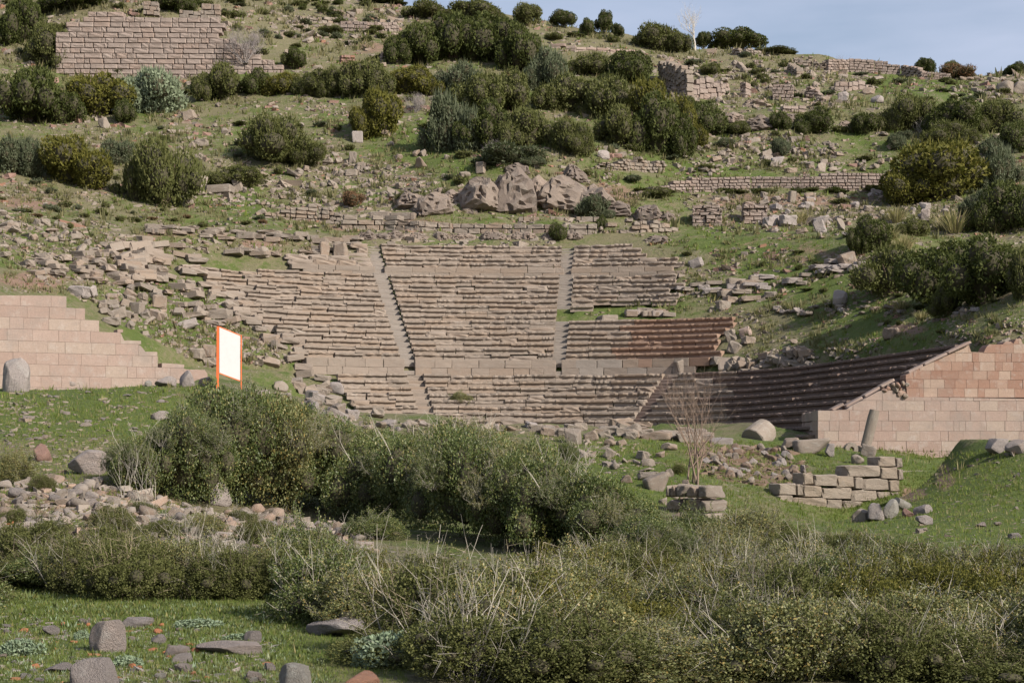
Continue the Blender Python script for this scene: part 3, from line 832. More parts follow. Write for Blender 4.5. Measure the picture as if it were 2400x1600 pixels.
# ------------------------------------------------------------------ ruined walls of the hillside
def px_wall(name, label, pts, nc, blenpx, mat, thick=.8, kind='wallblock', cat='wall', group=None, rough=.05, hpx=None, zoff=-.05, ragged=.0, embed=.0, Yfix=None):
    """pts: (px, py_base, py_top); the wall stands on the hillside at its base line"""
    P = []
    for a in pts:
        p, _ = at(a[0], a[1])
        if Yfix: p = unproj(a[0], a[1], Yfix if not callable(Yfix) else Yfix(a[0]))
        P.append((p, (a[1] - a[2]) * p.y / FPX))
    root = empty(name, P[0][0], label, cat, group)
    for (p, h0), (q, h1) in zip(P[:-1], P[1:]):
        L = math.hypot(q.x - p.x, q.y - p.y); hm = max(h0, h1); ch = hm / nc if not hpx else hpx * p.y / FPX
        n = int(math.ceil(hm / ch)) 
        bl = (blenpx[0] * p.y / FPX, blenpx[1] * p.y / FPX)
        zf = lambda t, p=p, q=q, L=L: p.z + (q.z - p.z) * t / L + zoff
        top = lambda t, h0=h0, h1=h1, L=L, zf=zf: zf(t) + h0 + (h1 - h0) * t / L + .02 + (random.random() - .6) * ragged
        masonry(root, (p.x, p.y), (q.x, q.y), 0, [ch * random.uniform(.85, 1.12) for _ in range(n + 1)], bl, thick, mat, top, rough, .035, kind, zf=zf)
    return root
# the great terrace wall, upper left: every course follows the slope of the photograph
Ywall = lambda px: 180.0 + (px - 165) * .012
root = empty('great_terrace_wall', unproj(330, 180, 181), 'tall terrace wall of squared grey-pink blocks, upper left among dark bushes', 'wall', 'old terrace walls')
aP, aQ = unproj(130, 190, 178), unproj(664, 190, 178.6)
gtop = prof((aP.x, aP.y), (aQ.x, aQ.y), [(130, 74), (144, 74), (145, 62), (163, 62), (164, 51), (186, 50), (187, 39), (203, 38), (204, 27), (216, 26), (282, 32), (284, 38), (320, 37), (420, 42), (516, 46), (519, 82), (560, 100), (600, 125), (640, 142), (664, 150)])
gbase = prof((aP.x, aP.y), (aQ.x, aQ.y), [(130, 150), (165, 172), (300, 186), (460, 196), (560, 182), (664, 178)])
masonry(root, (aP.x, aP.y), (aQ.x, aQ.y), aP.z - .9, [.565] * 15, (.75, 2.0), 1.4, 'oldwall', gtop, .04, .03, 'wallblock', keepf=lambda t, z: z > gbase(t) - .5)
px_wall('upper_wall_stub', 'short stub of pale blocks standing on top of the great terrace wall', [(335, 32, 2), (372, 36, 2)], 3, (14, 22), 'rubble', cat='wall', Yfix=184)
px_wall('ruined_wall_stub', 'broken corner of pale blocks at the right end of the great wall top', [(420, 40, 16), (470, 46, 16), (516, 48, 10)], 3, (14, 26), 'rubble', ragged=.5, Yfix=184)
px_wall('field_wall', 'grey dry stone wall left of the dark trees near the top', [(795, 72, 50), (860, 74, 50), (935, 74, 55)], 3, (9, 17), 'oldwall', rough=.1)
px_wall('field_wall', 'faint dry stone wall running up behind the dark trees', [(660, 40, 30), (745, 55, 42), (800, 56, 40)], 2, (10, 18), 'rubble', rough=.1, ragged=.3)
px_wall('low_wall', 'long pale low wall of flat blocks above the grey-green bush, upper middle', [(1290, 112, 102), (1350, 122, 108), (1430, 124, 115), (1500, 126, 116)], 2, (20, 42), 'ashlar', kind='block', rough=.02)
px_wall('broken_wall', 'pinkish broken wall piece at the left edge of the dark tree', [(890, 148, 124), (940, 150, 130)], 4, (8, 14), 'oldwall', rough=.12, ragged=.6)
px_wall('broken_wall', 'low reddish broken wall left of the dark trees', [(800, 148, 130), (835, 148, 128)], 3, (10, 18), 'redrock', rough=.12, ragged=.6)
px_wall('ridge_wall', 'long dry stone wall on the skyline ridge falling to the right', [(1942, 168, 138), (1990, 168, 136), (2050, 172, 140), (2110, 176, 152), (2160, 184, 162), (2230, 190, 174)], 4, (10, 20), 'oldwall', rough=.06, hpx=6.5)
px_wall('ridge_wall_piece', 'short thick piece of dry stone wall left of the ridge wall', [(1860, 158, 132), (1905, 160, 134), (1938, 166, 142)], 4, (10, 18), 'rubble', rough=.1, ragged=.5)
px_wall('ridge_wall_piece', 'low tumbled wall under the bare skyline tree', [(1715, 130, 114), (1750, 134, 116), (1790, 134, 118)], 3, (10, 18), 'rubble', rough=.1, ragged=.5)
px_wall('rubble_masonry', 'large ruined wall face of small stones right of the dark hillside bushes', [(1540, 190, 142), (1585, 215, 150), (1610, 235, 165)], 7, (9, 17), 'rubble', rough=.14, ragged=.9)
px_wall('rubble_masonry', 'ruined wall of big squared blocks beside the small stone ruin', [(1605, 232, 205), (1640, 232, 182), (1690, 228, 186), (1712, 222, 200)], 4, (14, 26), 'oldwall', rough=.07, ragged=.4)
for a, b, t0, lab in ((1733, 228, 188, 'narrow leaning pier of blocks, leftmost of the small ruined piers'), (1810, 236, 192, 'broad pier of squared blocks in the middle of the ruined piers'), (1888, 232, 198, 'stepped pier of blocks right of the broad pier')):
    px_wall('ruined_pier', lab, [(a, b, t0), (a + (16 if a < 1740 else 50), b + 2, t0 + (4 if a < 1880 else 26))], 5, (12, 22), 'oldwall', 1.2, rough=.05, group='ruined piers on the upper right slope')
px_wall('ruined_pier', 'small jagged pier of pale blocks below the skyline ridge', [(1845, 168, 146), (1868, 182, 160)], 3, (10, 16), 'rubble', rough=.06)
px_wall('ruined_pier', 'small dark pier of blocks under the ridge bushes', [(1768, 152, 138), (1788, 153, 138)], 2, (8, 12), 'oldwall', rough=.06)
px_wall('low_block_wall', 'low wall of four big blocks beside the green patch below the ridge', [(1958, 214, 192), (1990, 214, 190), (2035, 208, 192)], 2, (16, 24), 'oldwall', rough=.05)
px_wall('low_block_wall', 'row of pinkish blocks under the ruined piers', [(1835, 262, 245), (1890, 262, 246)], 2, (16, 28), 'oldwall', rough=.08, ragged=.3)
# right-hand polygonal terrace wall
px_wall('terrace_wall', 'long terrace wall of small fitted stones on the right, under the upper slope', [(1466, 465, 454), (1520, 458, 440), (1570, 452, 428), (1640, 450, 412), (1760, 446, 411), (1900, 447, 407), (2020, 446, 402), (2110, 448, 398), (2150, 450, 400)],
        5, (9, 21), 'oldwall', 1.0, rough=.04, hpx=7.6, zoff=-.1)
px_wall('field_wall', 'short dry stone wall above the long terrace wall', [(1385, 398, 384), (1430, 400, 382), (1470, 402, 376), (1510, 404, 372), (1560, 404, 378)], 4, (8, 16), 'rubble', rough=.12, ragged=.5)
px_wall('dark_pier', 'dark stack of uneven blocks below the terrace wall, left one', [(1622, 530, 476), (1692, 530, 480)], 6, (16, 34), 'oldwall', 1.4, rough=.14, ragged=.7, group='dark stone stacks below the terrace wall')
px_wall('dark_pier', 'dark stack of uneven blocks below the terrace wall, right one', [(1742, 524, 470), (1800, 524, 474)], 6, (16, 30), 'oldwall', 1.4, rough=.14, ragged=.7, group='dark stone stacks below the terrace wall')
# wall of large blocks above the seats
px_wall('block_wall', 'long broken wall of large blocks directly above the top of the seats', [(800, 538, 512), (900, 540, 500), (980, 541, 516), (1060, 546, 520), (1200, 548, 520), (1330, 549, 520), (1400, 549, 524)], 3, (22, 44), 'rubble', 1.0, rough=.06, ragged=.25, hpx=13)
px_wall('block_wall', 'low course of long blocks above the large block wall on the left', [(866, 512, 492), (972, 514, 492)], 1, (40, 54), 'rubble', .8, kind='block', rough=.02)
px_wall('block_wall', 'jumbled pale wall piece left of the large block wall', [(620, 512, 495), (680, 516, 480), (745, 520, 482), (800, 528, 488)], 4, (14, 30), 'rubble', 1., rough=.1, ragged=.7)
px_wall('block_wall', 'low wall end of small blocks right of the stair head', [(1405, 548, 528), (1500, 546, 515), (1590, 540, 526)], 3, (14, 30), 'rubble', 1., rough=.16, ragged=.8)
for px, w in ((1060, 45), (1150, 30), (1215, 48), (1290, 45), (1350, 60), (745, 30)):
    px_wall('loose_block_pair', 'short upper course of loose blocks on the block wall ' + {1060: 'below the low left crag', 1150: 'below the tall crags', 1215: 'below the tallest crag', 1290: 'left of the dark bush', 1350: 'at the stair head', 745: 'at its left end'}[px], [(px, 518, 506), (px + w, 518, 506)], 1, (22, 30), 'rubble', .7, kind='block', rough=.05, cat='block', Yfix=133.5)

# ruins between the slope and the green mound, lower right
def wall_near(name, label, pts, rows, mat, blen, thick, hh, group='ruined stage walls in the ditch'):
    root = empty(name, pts[0], label, 'wall', group)
    for p, q, zr in zip(pts[:-1], pts[1:], range(99)):
        masonry(root, (p[0], p[1]), (q[0], q[1]), 0, [hh] * rows[zr], blen, thick, mat, None, .03, .02, 'hewn', zf=lambda t, p=p, q=q: p[2] + (q[2] - p[2]) * t / math.hypot(q[0] - p[0], q[1] - p[1]))
    return root
def U(a, b, y): return tuple(unproj(a, b, y))
masonry_pts = []
def stage_wall(name, lab, pa, pb, tab, n, h, bl, rough=.05):
    P, Q = unproj(*pa), unproj(*pb); root = empty(name, P, lab, 'wall', 'ruined stage walls in the ditch'); L = math.hypot(Q.x - P.x, Q.y - P.y)
    tp = prof((P.x, P.y), (Q.x, Q.y), tab)
    masonry(root, (P.x, P.y), (Q.x, Q.y), 0, [h * random.uniform(.92, 1.08) for _ in range(n)], bl, .8, 'stage', None, rough, .012, 'stagestone', keepf=lambda t, z: z < tp(t), zf=lambda t: P.z + (Q.z - P.z) * t / L)
stage_wall('curved_block_wall', 'retaining wall of long pale blocks stepping up towards the green mound', (1826, 1214, 52), (2116, 1236, 53.5), [(1826, 1143), (1863, 1143), (1864, 1112), (1962, 1114), (1963, 1100), (2018, 1106), (2019, 1084), (2043, 1088), (2044, 1065), (2116, 1076)], 6, .375, (.6, 1.25), .03)
stage_wall('ditch_block_wall', 'straight pale block wall between the stepping wall and the green mound', (2112, 1172, 57), (2275, 1172, 57.5), [(2110, 1090), (2212, 1092), (2213, 1102), (2275, 1104)], 4, .36, (.6, 1.2), .03)
r4 = wall_near('low_ruin', 'stump of big worn blocks left of the ditch, half hidden by shrubs', [U(1560, 1256, 44), U(1655, 1262, 43)], [4], 'rubble', (.35, .7), .9, .36)

# ------------------------------------------------------------------ craggy outcrop
def crag_mesh(seed, ridges=6):
    bm = bmesh.new(); bmesh.ops.create_icosphere(bm, subdivisions=4, radius=1)
    P = np.array([v.co[:] for v in bm.verts]); r = np.random.default_rng(seed)
    P += r.normal(size=P.shape) * .025; P[:, 2] *= 1.15
    for _ in range(44):
        nv = r.normal(size=3); nv[2] = abs(nv[2]) * .45 + .05; nv /= np.linalg.norm(nv); d = r.uniform(.5, .95); t = P @ nv
        P = P - np.outer(np.maximum(t - d, 0), nv) * .95
    a = np.arctan2(P[:, 1], P[:, 0])
    step = np.floor(vnoise(a * ridges * 1.6 + P[:, 2] * .8, P[:, 2] * .7, seed) * 5) / 5
    crack = np.abs(vnoise(a * ridges * 2.2 + P[:, 2] * 1.2, P[:, 2] * 1.1, seed + 4) - .5) * 2
    k = 1 - .26 * np.exp(-(crack / .10) ** 2) + noise3(P, 2.2, seed) * .14 + noise3(P, 5, seed + 1) * .07
    P[:, :2] *= k[:, None]; P[:, 2] *= (1 + noise3(P, 1.6, seed + 2) * .3)
    P[:, 2] = np.where(P[:, 2] > 0, P[:, 2] * (.6 + .8 * np.floor(vnoise(P[:, 0] * 4 + 5, P[:, 1] * 4, seed + 6) * 6) / 6), P[:, 2])
    P[:, 0] /= np.ptp(P[:, 0]); P[:, 1] /= np.ptp(P[:, 1]); P[:, 2] /= np.ptp(P[:, 2]); P[:, 2] -= P[:, 2].min() + .15
    for v, p in zip(bm.verts, P): v.co = p
    for f in bm.faces: f.smooth = False
    me = bpy.data.meshes.new('crag'); bm.to_mesh(me); bm.free(); me.materials.append(M['outcrop']); return me
CR = [crag_mesh(i * 5 + 2, 5 + i) for i in range(6)]
CRAGS = [(1205, 490, 95, 120, 'tallest craggy rock with a pale split face, centre of the outcrop', 2.6), (1125, 488, 90, 88, 'brown craggy rock left of the tallest crag', 2.4), (1170, 470, 60, 70, 'dark narrow crag between the two big ones', 2),
    (1262, 470, 70, 75, 'furrowed crag just right of the tallest one', 2.2), (1320, 482, 110, 90, 'broad furrowed rock mass right of the tallest crag', 3), (1390, 490, 90, 70, 'low pinkish rock at the right of the outcrop', 2.4), (1440, 500, 80, 45, 'sloping dark rock spreading right from the outcrop', 2),
    (1015, 498, 70, 62, 'low furrowed crag at the left of the outcrop', 2), (960, 482, 80, 45, 'small ridged rocks left of the outcrop', 2), (1060, 470, 50, 40, 'small crag above the low left crag', 1.8), (1345, 420, 60, 50, 'rounded pinkish rock on top of the broad rock mass', 2),
    (1515, 512, 60, 50, 'ridged grey rock near the right end of the block wall', 1.8), (1560, 516, 45, 34, 'small ridged rock right of the stair head', 1.4), (1210, 405, 50, 36, 'pointed rock tip behind the tallest crag', 1.6),
    (1780, 300, 60, 42, 'pale ridged rock face below the ruined piers', 2), (1720, 285, 60, 34, 'whitish ridged rock left of the pale rock face', 2), (1985, 300, 36, 30, 'small grooved rock between two round dark bushes', 1.4), (1850, 282, 44, 30, 'reddish ridged rock below the broad pier', 1.6),
    (1770, 248, 50, 30, 'small grey crag under the leftmost ruined pier', 1.5), (1540, 565, 60, 26, 'ridged grey rock below the wall end', 1.4), (905, 260, 50, 22, 'low grey crag beside the round green bush', 1.5)]
for i, (px, py, w, h, lab, dp) in enumerate(CRAGS):
    p, _ = at(px, py)
    o = obj('craggy_rock', CR[i % 6], (p.x, p.y + .5, p.z - .35), (0, 0, random.uniform(-.6, .6) + (3.14 if i % 2 else 0)), (w * 1.3 * p.y / FPX, dp * 1.5, h * 1.12 * p.y / FPX))
    tag(o, lab, 'rock', 'crags of the outcrop and slope')
# rough rock band under the block wall
for i in range(26):
    px = random.uniform(900, 1480); py = random.uniform(440, 500); p, _ = at(px, py)
    o = obj('small_crag', CR[i % 6], (p.x, p.y + .3, p.z - .3), (0, 0, random.uniform(0, 6)), (random.uniform(25, 55) * p.y / FPX, 1.4, random.uniform(16, 40) * p.y / FPX)); tag(o, more_label('small jagged rock breaking the turf', [('', ' left of the crags' if px < 1090 else ' between the crags' if px < 1300 else ' right of the crags'), ('', ', high up' if py < 460 else ', low down' if py > 485 else '')]), 'rock', 'small crags round the outcrop')
for i in range(15):
    px = 850 + i * 36 + random.uniform(-10, 10); p, _ = at(px, 560)
    if p is None: continue
    o = obj('rock_ledge', CR[i % 6], (p.x, p.y + .5, p.z - .15), (0, 0, random.uniform(-.4, .4)), (52 * p.y / FPX, 1.6, random.uniform(24, 34) * p.y / FPX))
    tag(o, 'low furrowed bedrock ledge between the block wall and the top tier of seats', 'rock', 'bedrock ledges above the top tier')

# ------------------------------------------------------------------ stones one can point to
STONES = """
249 1533 86 80 boulder greyrock upright grey boulder standing in the short grass near the bottom left
222 1618 118 78 boulder greyrock pointed grey boulder cut by the bottom edge, below the upright one
692 1622 90 68 boulder whiterock white lichened boulder at the bottom edge beside the shrubs
845 1618 95 46 boulder redrock reddish brown boulder at the bottom edge under the shrubs
312 1468 82 22 boulder greyrock flat grey slab in grass behind the upright boulder
370 1508 52 22 boulder greyrock low grey stone right of the upright boulder
530 1533 150 27 rough greyrock long pale fallen slab in the grass at the lower left
408 1538 60 26 boulder greyrock sloping grey stone left of the long pale slab
430 1553 46 22 boulder greyrock rounded grey stone in front of the sloping one
433 1573 46 18 boulder greyrock flat pinkish stone near the bottom edge
590 1507 42 30 boulder greyrock dark wedge shaped stone at the foot of the shrubs
135 1576 66 22 boulder greyrock long low stone near the bottom left
55 1592 38 16 boulder whiterock small pale flat stone at the bottom left
590 1594 42 22 boulder greyrock pale flat stone left of the white boulder
375 1592 26 16 rock whiterock small pointed pale stone near the bottom
630 1572 32 20 rock greyrock small grey stone above the white boulder
305 1552 20 14 rock brick orange tile fragment beside the pointed boulder
118 1600 20 13 rock brick orange brick fragment at the bottom left edge
505 1600 26 12 rock brick pinkish tile fragment at the bottom edge
115 1490 40 26 boulder greyrock low stone in the grass at the far left
800 1492 155 44 boulder greyrock long pale slab lying under the foreground shrubs
97 1083 58 46 boulder redrock rounded pinkish boulder on the left bank
193 1114 88 62 rough greyrock cube shaped block with a dark left side on the left bank
506 1184 82 64 boulder greyrock big smooth boulder against the large middle bush
30 924 64 88 boulder greyrock tall grey boulder at the left edge before the stepped wall
68 892 62 44 boulder whiterock pale slanting boulder behind the tall grey boulder
96 909 48 32 boulder greyrock dark rounded boulder at the foot of the stepped wall
160 906 58 22 boulder greyrock low grey boulder along the stepped wall
306 906 62 34 boulder greyrock broad dark boulder near the middle of the stepped wall
346 906 24 16 boulder whiterock small pale stone right of the broad dark boulder
385 907 50 26 boulder greyrock sloping brown boulder by the wall foot
437 908 60 42 boulder greyrock large pitted boulder at the right end of the stepped wall
482 908 36 28 boulder greyrock smaller boulder between the wall end and the sign post
370 984 60 22 boulder greyrock flat broken slab on the green bank
62 984 30 12 rock rubble flat stone on the green bank at the left
200 1000 26 12 rock rubble small pale stone on the green bank
1343 1042 36 40 rough rubble squared upright block on the crest before the seats
1455 1008 46 26 rough rubble block resting on the row of crest blocks
1540 1032 72 24 rough rubble long block on the crest left of the bare young tree
1482 1022 50 24 rough rubble tilted block on the crest behind the upright block
1610 1038 60 22 rough rubble flat block at the foot of the dark seats
1692 1042 52 18 rough greyrock bluish block near the fallen drum
1745 1052 52 10 rough rubble thin slab under the fallen column drum
1852 1052 46 28 boulder rubble rounded rock right of the fallen column drum
1905 1062 84 34 rough rubble long sloping slab beside the end wall foot
1943 1072 22 34 rough greyrock dark upright stone against the end wall
2012 1088 36 24 boulder rubble light boulder below the millstone
2032 1070 38 28 rough rubble block that the leaning column stands on
1548 1150 62 40 rough rubble tilted long block on the green slope below the crest
2090 1216 42 48 boulder whiterock tall whitish pointed rock in front of the curved wall
2056 1222 44 44 boulder greyrock brown rounded rock left of the whitish pointed rock
2018 1224 36 34 rough rubble squared pale block at the foot of the curved wall
2167 1232 38 26 boulder greyrock grey rock on the grass right of the drum pieces
2156 1249 24 12 rock rubble small flat stone below the grey rock
2128 1212 30 22 boulder redrock small rusty stone among the drum pieces
2333 1066 50 40 rough greyrock dark cube block on top of the green mound
2387 1066 52 38 rough greyrock dark block at the right edge on the mound
2382 1194 18 8 rock rubble little pale stone on the green mound
2300 1235 26 12 rock greyrock grey stone on the lower mound
2340 1232 22 10 rock rubble flat stone on the mound near the right edge
2378 1262 34 14 rock greyrock flat grey stone at the right edge low on the mound
245 302 30 26 boulder rubble smooth pale boulder below the olive coloured bush
276 278 14 26 rock whiterock white upright stone at the edge of the olive bush
446 282 28 22 rough rubble tilted block below the silvery bush
470 346 32 18 rough rubble pale squared block left of the feathery bush
464 376 26 13 rough rubble small squared block below the pale squared one
472 442 34 32 boulder rubble tall pale rock behind the long fallen block
508 436 46 30 boulder rubble peaked rock behind the long fallen block
515 454 62 18 block rubble long squared fallen block right of the large feathery bush
563 451 18 30 block rubble upright tilted slab right of the long fallen block
234 436 26 26 boulder rubble pale rock peeking from behind a dark bush
527 314 16 16 rock rubble small bright triangular stone on the left slope
755 298 28 14 rock rubble flat grey stone above the green patch
838 336 24 26 block greyrock dark sided cube block left of the round bush base
825 384 18 26 rough rubble upright small stone on the middle slope
824 414 28 16 rough rubble squared block low on the middle slope
935 376 20 16 rock rubble angular stone on the green middle slope
986 396 32 28 boulder rubble big squarish rock on the green middle slope
990 368 20 20 rock rubble rounded stone above the squarish rock
1046 374 14 12 rock rubble small tan stone on the green slope
1346 362 18 20 rough rubble upright block before the dark bushes
1413 374 30 24 rock greyrock pyramid shaped grey stone on the upper terrace
1445 372 24 11 rough redrock pinkish squared stone right of the pyramid shaped one
1128 408 20 26 block rubble squared block perched on the outcrop
1928 528 38 24 boulder greyrock rounded boulder in the stony patch under the long wall
1928 547 24 30 rough greyrock dark tilted stone under the rounded boulder
1971 542 30 32 boulder rubble big light rounded boulder in the stony patch
1846 530 38 24 rough greyrock squared boulder right of the dark stacks
1806 532 34 22 rough greyrock dark block touching the right dark stack
1992 622 36 28 rough rubble leaning brown slab on the grass slope
1970 717 34 40 rock greyrock large pointed stone alone on the grass slope
1636 628 30 22 rough greyrock tilted squared block right of the upper seats
1696 728 30 22 rough rubble squared boulder above the restored seats
1712 712 32 16 rough rubble flat stone behind the squared boulder
1760 706 48 12 rough rubble fallen column piece lying in the grass
1808 698 28 14 rough rubble pale block end right of the fallen column piece
2088 794 34 24 rough rubble brown squared block low on the right slope
1862 806 20 12 rock rubble small stone near the right wing rubble
2170 492 28 20 boulder greyrock rounded cap of a stacked stone near the straw grass
2171 516 20 24 rough greyrock upright stone under the rounded cap
1895 490 28 16 rough greyrock flat pale block on the stony right slope
1856 476 16 26 block rubble upright narrow stone below the long terrace wall
1970 468 20 18 rock rubble tilted stone below the long terrace wall
2360 220 40 30 boulder rubble big pale boulder near the right edge below the ridge
2392 222 36 32 boulder rubble second pale boulder at the right edge below the ridge
2035 222 30 18 rock rubble pointed stone beside the low block wall
2055 242 40 20 boulder greyrock flat dark boulder below the low block wall
1978 240 24 22 rough greyrock squarish stone below the low block wall
1822 388 32 24 boulder greyrock grey boulder above the terrace wall
1925 404 28 24 boulder rubble light boulder above the terrace wall
1898 392 26 16 rock rubble flat stone above the terrace wall
1855 406 26 12 rough rubble flat squared slab above the terrace wall
770 712 52 20 block rubble long block lying loose on the sagging seats
758 604 22 34 rough rubble pale upright block at the top of the left seats
798 604 30 32 rough rubble brown upright block at the top of the left seats
615 606 34 24 rough rubble tilted block above the left seats
790 924 40 30 boulder greyrock dark boulder lying on the lower left seats
1605 878 28 34 block rubble leaning slab against the podium wall
1560 876 16 16 rock rubble round stone on the walkway
1425 756 42 16 block rubble long pale block lying above the restored seats
1488 762 56 12 block redrock reddish flat block on top of the restored seats
320 736 28 26 block rubble bright squared block on the grass behind the stepped wall
372 724 32 30 rough rubble tall tan block behind the stepped wall
440 770 44 20 rough greyrock dark tilted slab on the grass behind the sign
363 748 34 20 rough rubble tilted block beside the tall tan block
280 748 36 24 rough rubble pale tilted block among the fallen seats
258 762 40 18 rough rubble flat pale block at the edge of the stepped wall
183 696 46 24 rough greyrock squared dark sided block on the bank behind the wall
218 700 26 32 rock greyrock leaning stone beside the dark sided block
304 686 26 22 rock rubble light squarish boulder left of the fallen seats
642 820 14 22 block rubble small pale slab on the grass right of the sign
460 842 34 24 rough rubble squared block behind the left of the sign
487 838 26 28 rough rubble pale cube block behind the sign
490 858 32 18 rough rubble light block just left of the sign post
625 860 60 26 boulder rubble broad flat boulder right of the sign
1752 790 26 22 rough ashlar pinkish tilted block right of the restored seats
1755 808 30 18 rough rubble squared block right of the restored seats
1718 800 24 26 rough rubble tilted slab at the end of the restored seats
1716 828 26 26 rough rubble long leaning slab at the end of the restored seats
1690 858 48 20 rough rubble fallen column piece in the rubble beyond the walkway
""".strip().split('\n')
for ln in STONES:
    a = ln.split(' ', 6); px, py, w, h = map(float, a[:4]); kind, mat, lab = a[4], a[5], a[6]
    p, nn = at(px, py - h * .06)
    if p is None: continue
    if py > 1595: p = unproj(px, py, 12.0); p.z = zat(p.x, p.y)
    if p.y < 80 and kind in ('rough', 'rock'): kind = 'hewn' if kind == 'rough' else 'boulder'
    W_, H_ = w * p.y / FPX, h * p.y / FPX
    tilt = .35 if ('tilt' in lab or 'lean' in lab) else .06
    o = put(kind, mat, {'rock': 'stone', 'boulder': 'boulder', 'block': 'stone_block', 'rough': 'stone_block', 'hewn': 'stone_block'}[kind], (p.x, p.y + W_ * .2, p.z - H_ * .06), (W_, W_ * random.uniform(.6, .95), H_ * 1.08),
            (random.uniform(-.06, .06), random.choice((-1, 1)) * tilt, random.uniform(-.5, .5) if kind in ('block', 'rough', 'hewn') else random.uniform(0, 6.3)))
    tag(o, lab, 'boulder' if kind == 'boulder' else ('stone block' if kind in ('block', 'rough', 'hewn') else 'stone'), None)

# column, drums, millstone
def cyl_mesh(name, mat, segs=20, rings=5, taper=.03, jit=.012, hole=0, fl=0):
    Vv, Fc = [], []
    r = random.Random(segs + rings)
    for k in range(rings + 1):
        for i in range(segs):
            a = 2 * math.pi * i / segs; q = .5 * (1 - taper * k / rings) * (1 - (.06 if k in (0, rings) else 0)) + r.uniform(-jit, jit)
            if fl and i % 2: q *= .95
            Vv.append((q * math.cos(a), q * math.sin(a), k / rings if k not in (1,) else .04))
    for k in range(rings):
        for i in range(segs):
            j = (i + 1) % segs; Fc.append((k * segs + i, k * segs + j, (k + 1) * segs + j, (k + 1) * segs + i))
    if hole:
        b = len(Vv)
        for k in (0, rings):
            for i in range(segs):
                a = 2 * math.pi * i / segs; Vv.append((hole * .5 * math.cos(a), hole * .5 * math.sin(a), k / rings))
        for i in range(segs):
            j = (i + 1) % segs
            Fc += [(i, b + i, b + j, j), (rings * segs + j, b + segs + j, b + segs + i, rings * segs + i), (b + i, b + segs + i, b + segs + j, b + j)]
    else: Fc += [tuple(range(segs - 1, -1, -1)), tuple(rings * segs + i for i in range(segs))]
    return mesh_py(name, Vv, Fc, [M[mat]])
cm = cyl_mesh('column_shaft', 'rubble')
p = unproj(2029, 1046, 71.5)
root = empty('leaning_column', p, 'slender grey column shaft leaning right in front of the pale end wall', 'column')
obj('shaft', cm, p, (0, R(14), 0), (.47, .47, 1.62), root)
obj('plinth', variants('rough', 'rubble')[0], (p.x, p.y, p.z - .25), (0, 0, .1), (.7, .6, .28), root)
def drum(px, py, w, l, rot, mat, lab, Y=None, hole=0):
    p = at(px, py)[0] if Y is None else unproj(px, py, Y); k = p.y / FPX
    o = obj('column_drum' if not hole else 'millstone', cyl_mesh('column_drum', mat, 22, 4, .02, .015, hole), (p.x, p.y, p.z), rot, (w * k, w * k, l * k)); tag(o, lab, 'column drum' if not hole else 'millstone')
drum(1764, 1034, 64, 58, (R(-62), R(12), R(-38)), 'rubble', 'big fallen column drum tilted on the crest before the dark seats', 66)
drum(1992, 1054, 34, 14, (R(82), 0, R(8)), 'rubble', 'round millstone with a dark hole by the end wall foot', 68, .35)
drum(2128, 1190, 24, 48, (R(70), R(15), R(-55)), 'whiterock', 'pale column fragment lying on the bank edge above the rocks')
drum(2150, 1204, 34, 34, (R(75), R(0), R(40)), 'greyrock', 'dark grey column drum beside the pale fragment')

# ------------------------------------------------------------------ fallen seat blocks and stones in groups
TONE = {'rubble': 'pale ', 'greyrock': 'grey ', 'seat': 'tan ', 'cobble': 'tan ', 'earth': 'brown ', 'brick': 'orange ', 'whiterock': 'whitish ', 'redrock': 'reddish '}
def scatter(n, poly, w, h, kinds, mats, name, lab, cat, group, tilt=.12, rz=None, asp=.7, minY=0):
    xs = [a for a, b in poly]; ys = [b for a, b in poly]; c = 0; g = 0
    while c < n and g < n * 30:
        g += 1; px, py = random.uniform(min(xs), max(xs)), random.uniform(min(ys), max(ys))
        if not inpoly(px, py, poly): continue
        p, nn = at(px, py)
        if p is None or p.y < minY: continue
        k = p.y / FPX; ww = random.uniform(*w) * k; hh = random.uniform(*h) * k
        z = rz(px, py) + random.uniform(-.25, .25) if rz else random.uniform(-3, 3)
        kd, mt = random.choice(kinds), random.choice(mats)
        if p.y < 80 and mt == 'greyrock' and kd == 'rock': kd = 'boulder'
        o = put(kd, mt, name, (p.x, p.y, p.z - hh * .12), (ww, ww * asp * random.uniform(.8, 1.2), hh), (random.gauss(0, tilt), random.gauss(0, tilt), z))
        f = (px - min(xs)) / (max(xs) - min(xs)); u = (ww / k - w[0]) / (w[1] - w[0]); v_ = (py - min(ys)) / (max(ys) - min(ys))
        l2 = more_label(lab, [((TONE[mt] if TONE[mt].strip() not in lab and lab.split()[0] not in ('one',) else ''), ''), ('', ' at the far left' if f < .2 else ' towards the left' if f < .4 else ' near the middle' if f < .6 else ' towards the right' if f < .8 else ' at the far right'),
            ('larger ' if u > .6 else 'smaller ' if u < .3 else '', '') if lab.split()[0] not in ('one', 'small', 'long') else ('', ''), ('', ', high up' if v_ < .35 else ', low down' if v_ > .65 else ', mid height')])
        tag(o, l2, cat, group); c += 1
slope_dir = lambda px, py: -.55 if px < 420 else -.2
scatter(70, [(0, 600), (120, 605), (330, 590), (400, 640), (470, 700), (560, 760), (500, 762), (400, 715), (330, 680), (230, 665), (0, 630)], (26, 52), (10, 17), ('rough', 'block'), ('rubble', 'seat'), 'fallen_seat_block', 'one of the displaced seat blocks in slanting rows on the ruined left wing', 'stone block', 'fallen seat blocks of the left wing', .1, slope_dir)
scatter(26, [(235, 590), (330, 565), (385, 585), (370, 660), (330, 665), (280, 620)], (34, 62), (14, 22), ('block',), ('rubble', 'seat'), 'fallen_seat_block', 'long seat block tipped downhill in the heap at the top of the left wing', 'stone block', 'tipped seat blocks heap', .18, lambda a, b: .85)
